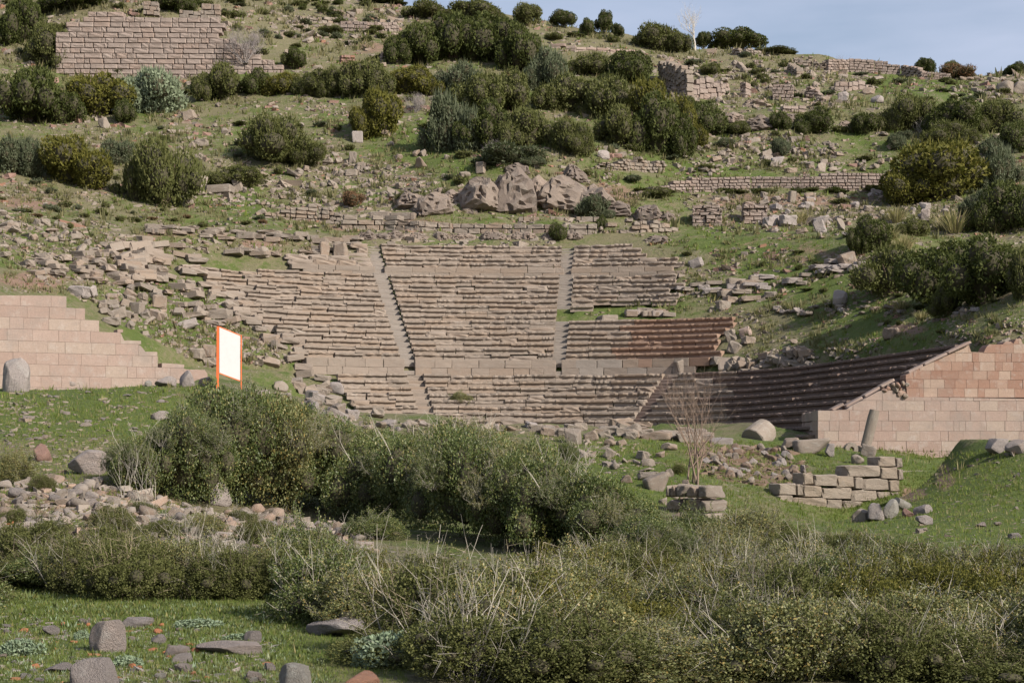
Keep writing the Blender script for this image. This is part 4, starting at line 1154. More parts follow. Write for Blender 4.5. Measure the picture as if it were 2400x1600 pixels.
scatter(30, [(230, 700), (420, 660), (540, 690), (470, 740), (330, 770), (240, 760)], (18, 34), (9, 20), ('rough', 'block'), ('rubble',), 'fallen_block', 'squared block tumbled on the grass above the stepped wall', 'stone block', 'tumbled blocks above the stepped wall', .3)
scatter(30, [(340, 528), (820, 560), (820, 575), (520, 566), (340, 545)], (26, 46), (8, 13), ('block', 'rough'), ('rubble',), 'fallen_block', 'flat block in the broken rows above the left seats', 'stone block', 'broken block rows above the left seats', .05, lambda a, b: -.05)
scatter(16, [(380, 578), (700, 592), (830, 560), (830, 575), (700, 605), (380, 590)], (20, 44), (7, 12), ('block', 'rough'), ('rubble',), 'fallen_block', 'thin block lying in the grass just above the left seats', 'stone block', 'thin blocks above the left seats', .06, lambda a, b: -.05)
scatter(34, [(0, 500), (120, 520), (260, 580), (200, 600), (0, 560)], (14, 38), (7, 16), ('rough', 'rock'), ('rubble',), 'fallen_stone', 'pale slab in the stony spill at the left edge', 'stone', 'stony spill at the left edge', .3)
scatter(42, [(1690, 850), (1760, 845), (1870, 815), (1910, 838), (1900, 870), (1700, 890)], (16, 40), (10, 20), ('rough', 'block'), ('rubble', 'seat'), 'rubble_block', 'pale block in the rubble heap above the shaded curved seats', 'stone block', 'rubble heap above the shaded seats', .35)
scatter(26, [(1590, 655), (1640, 668), (1900, 640), (1940, 610), (1960, 622), (1900, 665), (1700, 700), (1600, 690)], (26, 46), (8, 15), ('block', 'rough'), ('greyrock', 'rubble'), 'fallen_block', 'dark edged block in the broken rows right of the upper seats', 'stone block', 'broken rows right of the upper seats', .08, lambda a, b: .08)
scatter(12, [(1860, 630), (2040, 618), (2030, 640), (1880, 650)], (28, 50), (7, 12), ('block', 'rough'), ('greyrock',), 'row_block', 'flat dark block in the grass covered row on the right slope', 'stone block', 'grass covered row on the right slope', .05, lambda a, b: .15)
scatter(12, [(1480, 730), (1570, 732), (1570, 742), (1480, 742)], (26, 36), (10, 14), ('block',), ('greyrock', 'rubble'), 'row_block', 'block in the short row in the grass below the upper right seats', 'stone block', 'short block row in the grass', .05, lambda a, b: -.03)
scatter(26, [(1790, 725), (2130, 715), (2380, 730), (2380, 745), (2100, 735), (1800, 742)], (14, 34), (6, 12), ('rough', 'rock'), ('greyrock', 'rubble'), 'slope_stone', 'weathered stone in the faint line of stones low on the right slope', 'stone', 'line of stones low on the right slope', .15)
scatter(44, [(1240, 1000), (1340, 1020), (1560, 1040), (1640, 1150), (1640, 1240), (1560, 1215), (1400, 1080), (1240, 1050)], (14, 42), (9, 24), ('rock', 'rough', 'boulder'), ('rubble',), 'tumbled_stone', 'tan tumbled stone on the green slope below the theatre crest', 'stone', 'tumbled stones below the theatre crest', .3)
scatter(34, [(1230, 1004), (1500, 1004), (1700, 1024), (1700, 1040), (1500, 1030), (1230, 1018)], (24, 52), (14, 22), ('rough',), ('rubble',), 'crest_block', 'pale block in the row along the crest before the seats', 'stone block', 'row of blocks along the crest', .12, lambda a, b: 0)
scatter(64, [(1660, 1058), (1820, 1050), (1900, 1085), (1900, 1130), (1760, 1130), (1660, 1110)], (12, 30), (10, 24), ('rock', 'boulder'), ('rubble', 'greyrock', 'earth'), 'earthy_stone', 'brown stone in the collapsed earth bank beside the bare young tree', 'stone', 'stones in the collapsed earth bank', .4)
scatter(12, [(1610, 1140), (1665, 1150), (1660, 1200), (1615, 1195)], (20, 36), (16, 24), ('rough',), ('rubble',), 'stacked_stone', 'tan block at the foot of the bare young tree', 'stone block', 'blocks at the foot of the bare young tree', .2)
scatter(14, [(560, 1000 - 90), (700, 890), (860, 960), (900, 985), (1100, 1000), (1100, 1015), (800, 990)], (24, 60), (14, 30), ('boulder', 'rough'), ('rubble', 'greyrock'), 'edge_stone', 'pale stone between the lower seats and the big bush', 'stone', 'stones between the lower seats and the big bush', .2)
FAN = [(395, 585), (450, 600), (500, 650), (560, 700), (620, 745), (700, 790), (720, 860), (660, 830), (590, 765), (530, 722), (480, 672), (420, 632)]
scatter(58, FAN, (26, 48), (11, 17), ('block', 'tier', 'rough'), ('seat', 'seat', 'rubble'), 'fallen_seat_block', 'seat block slipped and turned at the collapsed left edge of the seats', 'stone block', 'slipped seat blocks at the left edge of the seats', .14, lambda a, b: .45)
scatter(16, [(700, 860), (760, 865), (760, 930), (800, 960), (720, 950), (690, 900)], (24, 44), (12, 18), ('rough', 'tier'), ('seat', 'rubble'), 'fallen_seat_block', 'broken seat block at the left end of the lower seats', 'stone block', 'broken blocks left of the lower seats', .2, lambda a, b: .1)
scatter(46, [(560, 905), (700, 960), (900, 990), (1250, 1000), (1250, 1014), (1000, 1022), (760, 1000), (560, 930)], (12, 38), (8, 20), ('rough', 'rock', 'boulder'), ('rubble', 'greyrock', 'seat'), 'fallen_stone', 'weathered stone in the grass before the lowest seats', 'stone', 'stones before the lowest seats', .2)
# hillside: the larger stones are things of their own, the small ones a mass
scatter(70, [(0, 20), (2350, 250), (2350, 420), (1500, 500), (900, 470), (0, 420)], (12, 26), (7, 16), ('rock', 'rough'), ('rubble',), 'slope_stone', 'pale weathered stone on the upper slope among the bushes', 'stone', 'loose stones on the upper slope', .25)
scatter(60, [(560, 400), (950, 370), (950, 480), (600, 510), (420, 470)], (10, 24), (6, 14), ('rock', 'rough'), ('rubble',), 'slope_stone', 'small pale stone on the stony slope left of the outcrop', 'stone', 'stones left of the outcrop', .3)
scatter(60, [(1600, 455), (2200, 450), (2250, 520), (1950, 560), (1620, 545)], (10, 28), (6, 14), ('rock', 'rough'), ('greyrock', 'rubble'), 'slope_stone', 'grey stone in the stony ground under the long terrace wall', 'stone', 'stones under the terrace wall', .3)
scatter(60, [(1540, 120), (1700, 150), (1950, 180), (1950, 250), (1640, 260), (1540, 200)], (10, 24), (6, 14), ('rock', 'rough'), ('rubble',), 'slope_stone', 'pale stone among the ruined walls below the ridge', 'stone', 'stones among the ridge ruins', .35)
scatter(60, [(1600, 330), (2080, 330), (2060, 408), (1600, 415)], (10, 26), (6, 13), ('rock', 'rough'), ('rubble',), 'slope_stone', 'pale stone scattered on the slope above the long terrace wall', 'stone', 'stones above the terrace wall', .3)
scatter(30, [(2230, 175), (2400, 175), (2400, 260), (2230, 240)], (10, 24), (5, 12), ('rock', 'rough'), ('rubble',), 'slope_stone', 'pale stone on the ridge at the right edge', 'stone', 'stones on the ridge at the right edge', .3)
scatter(40, [(60, 900), (420, 920), (420, 1040), (0, 1060), (0, 930)], (10, 26), (4, 10), ('rock',), ('rubble', 'greyrock'), 'bank_stone', 'flat pale stone in the turf of the left bank', 'stone', 'stones in the left bank', .1)
scatter(80, [(0, 1470), (330, 1440), (640, 1530), (640, 1600), (0, 1600)], (8, 30), (5, 14), ('rock', 'cobble'), ('greyrock', 'rubble', 'brick', 'whiterock'), 'turf_stone', 'small stone or tile bit in the foreground turf', 'stone', 'small stones in the foreground turf', .1)
# cobbles: a band of river-rounded stones
COB = [(0, 1140), (120, 1120), (330, 1150), (470, 1200), (640, 1200), (860, 1245), (880, 1300), (700, 1330), (560, 1290), (300, 1260), (130, 1270), (0, 1290)]
scatter(235, COB, (14, 48), (10, 28), ('cobble', 'rock', 'boulder'), ('cobble', 'cobble', 'rubble', 'greyrock', 'rubble'), 'cobble', 'rounded field stone in the stony band across the left foreground', 'stone', 'stony band of rounded stones', .3, asp=.85)

# ------------------------------------------------------------------ vegetation
def leaves(P, D, size, r, asp=.5, curl=.0):
    """one diamond leaf per point, lying roughly along D"""
    n = len(P); D = D / np.maximum(np.linalg.norm(D, axis=1, keepdims=True), 1e-6)
    q = r.normal(size=(n, 3)); T = np.cross(D, q); T /= np.maximum(np.linalg.norm(T, axis=1, keepdims=True), 1e-6)
    s = (size * r.uniform(.65, 1.35, n))[:, None]
    V = np.stack([P - D * s * .5, P + T * s * asp * .5, P + D * s * .5, P - T * s * asp * .5], 1).reshape(-1, 3)
    return V, np.arange(n * 4).reshape(n, 4)

def tubes(segs, k=3):
    """segs: list of (a, b, ra, rb) -> open prisms"""
    if not segs: return np.zeros((0, 3)), np.zeros((0, 4), int)
    A = np.array([s[0] for s in segs], float); B = np.array([s[1] for s in segs], float); ra = np.array([s[2] for s in segs]); rb = np.array([s[3] for s in segs])
    D = B - A; D /= np.maximum(np.linalg.norm(D, axis=1, keepdims=True), 1e-9)
    H = np.where(np.abs(D[:, 2:3]) > .9, np.array([[1., 0, 0]]), np.array([[0, 0, 1.]])); T = np.cross(D, H); T /= np.linalg.norm(T, axis=1, keepdims=True); U_ = np.cross(D, T)
    n = len(segs); V = np.zeros((n, 2 * k, 3))
    for i in range(k):
        a = 2 * math.pi * i / k; w = math.cos(a) * T + math.sin(a) * U_
        V[:, i] = A + w * ra[:, None]; V[:, k + i] = B + w * rb[:, None]
    F = np.zeros((n, k, 4), int); base = (np.arange(n) * 2 * k)[:, None]
    for i in range(k):
        j = (i + 1) % k; F[:, i] = base + np.array([i, j, k + j, k + i])
    return V.reshape(-1, 3), F.reshape(-1, 4)

def crown_mesh(mat, seed, n=3600, leaf=.085, lobes=11, spiky=0., core=True, cr=.70, shag=.12, low=0.):
    """far bush or tree crown, radius about 1, height 1 above its foot: lobes of leaves with gaps between"""
    r = np.random.default_rng(seed); C = []; Rr = []
    C.append((0, 0, .42)); Rr.append(.52)
    for i in range(lobes):
        a = 2 * math.pi * (i + r.uniform(-.3, .3)) / lobes * 2.0; el = r.uniform(-.15, 1.25); q = r.uniform(.40, .74)
        C.append((q * math.cos(a) * math.cos(el) * 1.05, q * math.sin(a) * math.cos(el) * 1.05, .34 + .42 * math.sin(el) * r.uniform(.75, 1.1))); Rr.append(r.uniform(.17, .36))
    C = np.array(C); Rr = np.array(Rr)
    w = Rr ** 2; w /= w.sum(); pick = r.choice(len(C), n * 2, p=w)
    d = r.normal(size=(n * 2, 3)); d /= np.linalg.norm(d, axis=1, keepdims=True)
    bumps = 1 + .22 * noise3(d * 1.0 + C[pick] * 3, 3.0, seed)
    P = C[pick] + d * (Rr[pick] * bumps * (r.uniform(.80, 1.06, n * 2) ** .7 if cr > .65 else r.uniform(.5, 1.06, n * 2) ** .6))[:, None] * np.array([1, 1, .9])
    dist = np.linalg.norm(P[:, None, :] - C[None, :, :], axis=2) / Rr[None, :]
    keep_ = (dist.min(1) > (.72 if cr > .65 else .45)) & (P[:, 2] > -.04); P = P[keep_][:n]; d = d[keep_][:n]
    D = d * .6 + r.normal(size=d.shape) * .7 + np.array([0, 0, .35 + spiky])
    V, F = leaves(P, D, leaf, r, .55)
    Vs, Fs = [V], [F]; b = len(V)
    if spiky:
        m = int(n * .22); q = P[r.choice(len(P), m)]; D = (q - np.array([0, 0, .1])) * .8 + np.array([0, 0, .7]) + r.normal(size=(m, 3)) * .18
        V2, F2 = leaves(q + D * .05, D, leaf * 3.4 * spiky + leaf, r, .12); Vs.append(V2); Fs.append(F2 + b); b += len(V2)
    if core:  # solid blobs added inside the lobes to block light and darken the gaps
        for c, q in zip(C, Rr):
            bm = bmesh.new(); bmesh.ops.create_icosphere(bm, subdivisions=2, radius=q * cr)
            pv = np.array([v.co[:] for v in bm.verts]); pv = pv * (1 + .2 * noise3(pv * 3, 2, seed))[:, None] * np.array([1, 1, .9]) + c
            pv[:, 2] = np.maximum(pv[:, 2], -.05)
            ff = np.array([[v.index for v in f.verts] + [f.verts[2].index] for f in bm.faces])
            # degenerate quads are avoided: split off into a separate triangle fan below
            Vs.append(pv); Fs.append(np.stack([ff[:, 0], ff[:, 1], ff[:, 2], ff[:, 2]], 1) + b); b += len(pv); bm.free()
    V = np.concatenate(Vs); Fq = np.concatenate(Fs); nleaf = len(Vs[0]) + (len(Vs[1]) if spiky else 0)
    tri = Fq[:, 2] == Fq[:, 3]
    if tri.any():      # everything as triangles
        q = Fq[~tri]; Ft = np.concatenate([q[:, [0, 1, 2]], q[:, [0, 2, 3]], Fq[tri][:, :3]])
    else: Ft = Fq
    V = V * np.array([1 / np.ptp(V[:, 0]) * 2, 1 / np.ptp(V[:, 1]) * 2, 1.0]); V[:, 2] *= 1.0 / V[:, 2].max()
    return mesh_np('crown', V, Ft, [M[mat], M['inner_wood_shade']], mat_idx=(Ft[:, 0] >= nleaf).astype(int))

KINDS = {  # kind: (material, leaf, spiky, lobes, count)
    'dark': ('leaf_dark', .07, 0, 15, 5200), 'olive': ('leaf_olive', .07, .1, 12, 4600), 'grey': ('leaf_grey', .07, .45, 9, 3800),
    'silver': ('leaf_silver', .075, .3, 10, 3800), 'feather': ('leaf_olive', .06, .45, 9, 4600), 'yellow': ('leaf_yellow', .075, .1, 11, 4200), 'red': ('leaf_red', .07, .3, 8, 2500)}
CROWN = {k: [crown_mesh(v[0], 11 * i + ord(k[0]), v[4], v[1], v[3], v[2]) for i in range(4 if k in ('dark', 'olive') else 3)] for k, v in KINDS.items()}
def stems_mesh(seed, mat='bark_brown'):
    r = random.Random(seed); s = []
    for i in range(9):
        a = r.uniform(0, 6.28); q = r.uniform(.25, .6); m = Vector((q * .5 * math.cos(a), q * .5 * math.sin(a), .3)); t = Vector((q * math.cos(a), q * math.sin(a), r.uniform(.55, .8)))
        s += [((r.uniform(-.05, .05), r.uniform(-.05, .05), -.1), m, .035, .025), (m, t, .025, .008)]
    V, F = tubes(s, 5); return mesh_np('stems', V, F, [M[mat]])
STEM = [stems_mesh(i) for i in range(3)]
def bush(px, py, w, h, kind, lab, name='shrub', cat='bush', group='bushes on the hillside', raise_=0, Y=None):
    p = at(px, py)[0] if Y is None else unproj(px, py, Y)
    if p is None: p = unproj(px, py, 215)
    W_, H_ = w * p.y / FPX, h * p.y / FPX
    root = empty(name, (p.x, p.y + W_ * .18, p.z - .12 * H_ * .3), lab, cat, group)
    rz = random.uniform(0, 6.28)
    obj('crown', random.choice(CROWN[kind]), (root.location.x, root.location.y, root.location.z + raise_ * H_), (random.uniform(-.06, .06), random.uniform(-.06, .06), rz), (W_ / 2 * 1.12, W_ / 2 * .98, H_ * 1.12 * (1 - raise_)), root)
    if w > 85:
        sd = random.choice((-1, 1)); f = random.uniform(.5, .68)
        obj('crown', random.choice(CROWN[kind]), (root.location.x + sd * W_ * random.uniform(.28, .4), root.location.y + random.uniform(-.25, .05) * W_, root.location.z - .05 * H_), (0, 0, random.uniform(0, 6)), (W_ / 2 * f, W_ / 2 * f, H_ * random.uniform(.55, .9)), root)
    obj('trunk' if raise_ else 'stems', random.choice(STEM), root.location, (0, 0, rz), (W_ / 2 * (.5 if raise_ else 1), W_ / 2 * (.5 if raise_ else 1), H_), root)
    return root
BUSHES = """
48 104 108 108 dark dark round bush at the upper left edge
112 158 124 112 olive bush pressed against the left end of the great wall
66 288 190 138 dark broad dark bush at the left edge below the great wall
222 274 165 112 yellow yellowish green bush right of the broad dark one
290 290 60 60 dark small dark tail of the yellowish bush
357 266 178 122 silver silvery light green bush before the great wall
517 236 122 98 olive rounded dark green bush at the right foot of the great wall
598 224 80 66 dark low dark bush next to the great wall foot
662 222 90 58 yellow low yellow green bush below the small tree
690 166 66 56 dark small upright tree right of the great wall
740 225 100 70 olive bush between the small tree and the long bush row
634 382 200 122 feather feathery bush alone on the left slope
34 408 110 96 grey grey green bush at the left edge
160 434 175 122 yellow dark olive bush right of the grey green one
266 388 84 66 grey grey twiggy bush between two large bushes
372 486 182 168 feather tall feathery bush on the left, largest of its row
562 442 140 62 olive low spreading bush above the long fallen block
162 24 165 48 dark dark bush cut by the top edge above the great wall
402 26 92 54 dark dark bush growing on top of the great wall
552 10 50 22 dark small dark bush at the top edge
985 152 118 104 dark left lobe of the dark tree clump
1062 142 145 122 dark middle lobe of the dark tree clump
1150 148 150 120 dark broad right lobe of the dark tree clump
1222 170 118 110 dark lower right lobe of the dark tree clump
1003 44 120 50 olive olive bush on the skyline slope behind the dark clump
1105 48 130 58 olive rounded bush on the skyline, highest on the hill
880 8 110 26 dark dark bush at the top edge before the skyline
1115 60 60 20 red reddish brown low bush on the skyline
1236 64 72 62 olive round tree standing free on the skyline
1318 66 62 46 dark small flat-topped tree on the skyline
1378 86 38 44 dark narrow dark tree, left of three on the skyline
1418 82 52 60 dark tallest of three dark trees on the skyline
1446 92 36 40 dark short dark tree, right of three on the skyline
1540 120 122 74 olive rounded bush on the skyline left of the bare tree
1735 112 124 46 dark dark flat bush on the skyline right of the bare tree
1650 108 40 34 dark small dark bush behind the bare skyline tree
1820 126 90 18 olive low green growth along the skyline
850 228 120 100 olive bush at the left end of the long bush row
780 228 90 78 feather bush in the row left of centre
962 224 122 76 yellow yellow green bush under the dark clump
1078 228 140 92 grey grey green bush under the dark clump
1195 262 150 110 olive broad olive bush in the middle of the slope
1292 212 128 112 grey light grey green bush beside the dark clump
1390 178 110 60 olive dark bush above the big bush mass
1478 196 118 78 dark dark bush at the upper right of the mass
1335 262 140 95 olive bush in the middle of the big bush mass
1432 280 155 115 olive large bush in the upper part of the mass
1528 305 140 125 yellow yellowish bush at the right of the mass
1545 366 140 150 dark dark bush at the lower right corner of the mass
1455 345 120 110 olive bush in the lower right of the mass
1606 345 90 125 yellow bush on the right flank of the mass
890 322 128 118 yellow round bush standing free left of the mass
1050 356 140 150 grey grey topped bush at the lower left of the mass
1138 350 140 118 dark dark green bush low in the mass
1232 346 135 108 olive bush low in the middle of the mass
1330 362 125 95 feather loose bush above the outcrop
1130 275 150 105 olive bush in the heart of the mass left side
1192 388 175 54 grey low bush with dead edge just above the outcrop
1670 176 66 32 olive small bush below the skyline ruins
1914 314 90 66 dark round dark bush on the right slope
2027 318 76 54 dark small rounded bush on the right slope
1830 304 50 42 dark little dark bush left of the round one
1655 318 100 84 dark dark bush right of the mass
1730 318 70 38 olive low bush below the pale rock face
2146 306 140 96 feather feathery bush left of the right bush row
2245 318 140 84 dark dark bush in the right bush row
2340 312 120 90 olive bush at the right end of the bush row
2232 340 130 62 feather twiggy bush below the right bush row
2385 356 90 80 dark dark bush at the right edge below the row
2330 365 90 50 grey low grey bush near the right edge
2215 470 225 150 yellow largest bush on the right beside the terrace wall end
2352 440 110 110 grey grey bush right of the largest right bush
2370 545 160 125 dark dark bush at the right edge above the end wall
2300 500 90 60 grey loose grey growth between the right bushes
2168 172 48 38 dark small dark bush on the right ridge
2245 184 100 40 red reddish bush on the right ridge
2232 170 40 32 olive small green bush in the reddish one
2385 174 60 30 dark dark bush on the ridge at the right edge
2046 590 100 86 dark upright dark bush on the right slope
2100 690 180 122 feather left bush of the lower right bush group
2212 704 200 145 dark middle bush of the lower right bush group
2322 706 200 155 dark tall dark bush of the lower right bush group
2405 700 110 140 olive bush of the lower right group at the edge
2232 735 86 86 feather small bush in front of the lower right group
2150 555 90 50 olive bush above the lower right group
1306 566 44 46 dark small dark bush at the right stair head
1412 538 26 34 dark tiny dark bush on the block wall
825 486 62 44 red purplish round dead bush left of the outcrop
945 478 40 32 olive small bush in the left of the outcrop
1160 470 40 46 olive small bush between the crags
1050 466 34 26 olive small bush left of the brown crag
1390 512 90 60 grey grey bush at the foot of the right crags
1545 466 80 30 olive low bush at the left end of the terrace wall
260 182 30 26 red small purplish bush at the great wall foot
1830 368 56 50 grey grey bush above the terrace wall
2105 352 46 42 grey purplish grey bush on the right slope
2120 330 40 26 grey light grey bush on the right slope
1700 345 60 26 grey low grey bush right of the mass
780 80 60 20 olive low bush by the upper field wall
1300 95 50 20 olive low growth on the upper right skyline slope
""".strip().split('\n')
for ln in BUSHES:
    a = ln.split(' ', 5); px, py, w, h = map(float, a[:4])
    tree = 'tree' in a[5] and 'tree clump' not in a[5] and 'bare' not in a[5] and 'below the small tree' not in a[5] and 'between the' not in a[5]
    bush(px, py, w, h, a[4], a[5], 'small_tree' if tree else 'shrub', 'tree' if tree else 'bush', None if tree else 'bushes on the hillside', .18 if tree and w < 75 else 0)
# many low cushion shrubs: a shared shape, one label for what nothing tells apart
def scatter_bush(n, poly, w, h, kinds, name, lab, group):
    xs = [a for a, b in poly]; ys = [b for a, b in poly]; c = g = 0
    while c < n and g < n * 30:
        g += 1; px, py = random.uniform(min(xs), max(xs)), random.uniform(min(ys), max(ys))
        if not inpoly(px, py, poly): continue
        p, _ = at(px, py)
        if p is None: continue
        k = p.y / FPX; ww = random.uniform(*w) * k; hh = random.uniform(*h) * k
        o = obj(name, random.choice(SMALL[random.choice(kinds)]), (p.x, p.y, p.z - hh * .1), (0, 0, random.uniform(0, 6)), (ww / 2, ww / 2, hh)); f = (px - min(xs)) / (max(xs) - min(xs)); v_ = (py - min(ys)) / (max(ys) - min(ys))
        tag(o, more_label(lab, [('', ' at the far left' if f < .2 else ' towards the left' if f < .4 else ' near the middle' if f < .6 else ' towards the right' if f < .8 else ' at the far right'), ('', ', high up' if v_ < .35 else ', low down' if v_ > .65 else ', mid height')]), 'shrub', group); c += 1
SMALL = {k: [crown_mesh(KINDS[k][0], 77 * i + ord(k[1]), 620, .16, 6, .6, True) for i in range(2)] for k in ('olive', 'grey', 'feather', 'red', 'dark')}
HILL = [(0, 0), (1120, 30), (1500, 110), (2400, 190), (2400, 560), (2000, 500), (1500, 470), (900, 440), (0, 560)]
scatter_bush(120, HILL, (22, 52), (10, 24), ('olive', 'grey', 'feather', 'feather', 'grey'), 'cushion_shrub', 'low cushion shrub on the open upper slope', 'cushion shrubs on the slope')
scatter_bush(60, [(0, 0), (920, 0), (920, 110), (560, 120), (540, 40), (0, 20)], (20, 46), (9, 20), ('olive', 'grey', 'dark'), 'cushion_shrub', 'low green cushion shrub near the top of the hill', 'cushion shrubs near the hilltop')
scatter_bush(50, [(1600, 130), (2400, 190), (2400, 300), (1620, 330)], (20, 50), (9, 20), ('olive', 'feather', 'grey'), 'cushion_shrub', 'low olive cushion shrub among the ridge ruins', 'cushion shrubs among the ridge ruins')
scatter_bush(34, [(1480, 446), (1700, 456), (2140, 452), (2140, 440), (1700, 448), (1500, 462)], (30, 60), (8, 16), ('olive', 'dark', 'feather'), 'cushion_shrub', 'low green growth along the foot of the long terrace wall', 'growth at the terrace wall foot')
scatter_bush(34, [(1600, 560), (2400, 560), (2400, 790), (1750, 790), (1720, 700), (1600, 600)], (16, 40), (7, 16), ('olive', 'dark', 'feather'), 'cushion_shrub', 'small green tuft on the right grass slope', 'tufts on the right grass slope')
scatter_bush(26, [(0, 440), (560, 480), (820, 500), (820, 590), (300, 560), (0, 500)], (16, 40), (8, 18), ('olive', 'grey', 'feather', 'red'), 'cushion_shrub', 'small grey green shrub above the left seats', 'shrubs above the left seats')

# ---- bare shrubs and trees
def branchy(r, start, d, L, rad, depth, segs, spread=.6, kids=3, wig=.18, up=.15):
    p = Vector(start); d = Vector(d).normalized(); n = 4
    for i in range(n):
        q = p + d * (L / n); ra = rad * (1 - i / n * .45); rb = rad * (1 - (i + 1) / n * .45)
        segs.append((tuple(p), tuple(q), ra, rb)); p = q
        d = (d + Vector((r.uniform(-1, 1), r.uniform(-1, 1), r.uniform(-1, 1))) * wig + Vector((0, 0, up * .3))).normalized()
        if depth > 0 and i >= 1:
            for _ in range(r.choice((0, 1, 1)) if i < n - 1 else 0):
                v = Vector((r.uniform(-1, 1), r.uniform(-1, 1), r.uniform(-.3, 1))).normalized()
                branchy(r, p, (d + v * spread * 1.2).normalized(), L * r.uniform(.5, .7), rb * .6, depth - 1, segs, spread, kids, wig, up)
    if depth > 0:
        for _ in range(kids):
            v = Vector((r.uniform(-1, 1), r.uniform(-1, 1), r.uniform(-.2, 1))).normalized()
            branchy(r, p, (d + v * spread).normalized(), L * r.uniform(.6, .85), rb * .75, depth - 1, segs, spread, kids, wig, up)
def bare(name, lab, cat, p, stems, L, rad, depth, mat, spread=.6, kids=3, lean=(0, 0), fan=.25, seed=1, wig=.18, up=.15, hfit=None):
    r = random.Random(seed); main, tw = [], []
    for i in range(stems):
        segs = []
        branchy(r, (r.uniform(-1, 1) * fan * .3, r.uniform(-1, 1) * fan * .3, -.1), (r.uniform(-1, 1) * fan + lean[0], r.uniform(-1, 1) * fan + lean[1], 1), L, rad, depth, segs, spread, kids, wig, up)
        main += [s for s in segs if s[2] > rad * .3]; tw += [s for s in segs if s[2] <= rad * .3]
    zm = max(s[1][2] for s in main + tw); k = (hfit / zm) if hfit else 1
    sc = lambda S_: [tuple((tuple(c * k for c in s[0]), tuple(c * k for c in s[1]), s[2], s[3])) for s in S_]
    root = empty(name, p, lab, cat)
    V, F = tubes(sc(main), 6); obj('trunk', mesh_np('trunk', V, F, [M[mat]], True), p, parent=root)
    if tw: V, F = tubes(sc(tw), 3); tag(obj('twigs', mesh_np('twigs', V, F, [M[mat]]), p, parent=root), kind='stuff')
    return root
p = at(1628, 118)[0] or unproj(1628, 118, 204)
bare('bare_tree', 'leafless pale tree standing alone on the skyline', 'tree', p, 1, 2.0, .17, 4, 'bark', .75, 3, (.12, 0), .1, 22, .2, hfit=6.4)
p = at(1622, 1132)[0]
bare('bare_young_tree', 'leafless young tree with many thin stems in front of the shaded seats', 'tree', p, 5, .8, .037, 3, 'bark_brown', .75, 3, (.1, 0), .36, 5, .10, .15, hfit=300 * p.y / FPX)
p = at(572, 172)[0] or unproj(572, 150, 182)
root = bare('bare_shrub', 'large leafless grey shrub over the right end of the great wall', 'bush', unproj(575, 146, 178.5), 26, 1.15, .05, 3, 'dead', .7, 3, (0, 0), 1.0, 8, .15, .1, hfit=4.2)
bare('bare_shrub', 'small leafless grey shrub above the outcrop', 'bush', at(1150, 362)[0], 14, .6, .03, 3, 'dead', .7, 2, (.3, 0), 1.2, 9, hfit=1.6)
bare('bare_shrub', 'pinkish leafless shrub right of the round free bush', 'bush', at(975, 262)[0], 18, .8, .035, 3, 'dead', .7, 3, (.3, 0), 1.2, 12, hfit=2.0)
bare('bare_shrub', 'small leafless shrub between the right bushes', 'bush', at(2158, 316)[0], 6, .5, .02, 3, 'bark', .6, 2, (0, 0), .6, 13, hfit=1.8)
bare('bare_shrub', 'thin leafless shrub against the ridge wall', 'bush', at(1972, 168)[0], 8, .5, .02, 3, 'bark_brown', .6, 2, (0, 0), .6, 14, hfit=2.2)
# straw clumps
def clump_mesh(mat, n, seed, L=1., wid=.03, spread=.7):
    r = np.random.default_rng(seed); a = r.uniform(0, 6.28, n); q = r.uniform(0, 1, n) ** .7; b0 = np.stack([.25 * q * np.cos(a), .25 * q * np.sin(a), -.05 + 0 * a], 1)
    d = np.stack([spread * q * np.cos(a), spread * q * np.sin(a), 1 + 0 * a], 1) + r.normal(size=(n, 3)) * .12; d /= np.linalg.norm(d, axis=1, keepdims=True); Ls = (L * r.uniform(.5, 1, n))[:, None]
    s = np.stack([-np.sin(a + r.normal(size=n)), np.cos(a + r.normal(size=n)), 0 * a], 1) * wid
    mid = b0 + d * Ls * .6; tip = b0 + d * Ls + np.stack([np.cos(a), np.sin(a), -.6 + 0 * a], 1) * .12 * L * q[:, None]
    V = np.stack([b0 - s, b0 + s, mid + s * .8, tip, mid - s * .8], 1).reshape(-1, 3); F = np.arange(n)[:, None] * 5
    F = np.concatenate([F + np.array([[0, 1, 2, 4]]), F + np.array([[4, 2, 3, 3]])]).reshape(-1, 4)
    t = F[:, 2] == F[:, 3]; q4 = F[~t]; F = np.concatenate([q4[:, [0, 1, 2]], q4[:, [0, 2, 3]], F[t][:, :3]])
    return mesh_np('straw_clump', V, F, [M[mat]])
STRAW = [clump_mesh('drygrass', 160, i, 1, .022) for i in range(3)]
for px, py, h, lab in ((2240, 545, 70, 'tallest pale straw grass clump on the right slope'), (2215, 540, 56, 'straw grass clump left of the tallest one'), (2100, 520, 50, 'straw grass clump in the stony right slope'), (2085, 560, 44, 'thin straw clump above the upright dark bush'),
                       (2120, 585, 46, 'pale straw grass above the lower right bushes'), (2112, 728, 40, 'straw grass tuft alone on the lower right slope'), (2132, 470, 46, 'straw grass at the end of the terrace wall'), (1880, 520, 36, 'brownish grass clump between the boulders'),
                       (1865, 85 + 440, 30, 'short brown grass clump below the terrace wall'), (2160, 750, 30, 'faint straw tuft under the lower right bushes'), (2330, 545, 40, 'straw grass among the dark right bushes')):
    p, _ = at(px, py)
    H_ = h * p.y / FPX; o = obj('straw_clump', STRAW[px % 3], p, (0, 0, px), (H_ * 1.0, H_ * 1.0, H_)); tag(o, lab, 'grass clump', 'straw grass clumps')

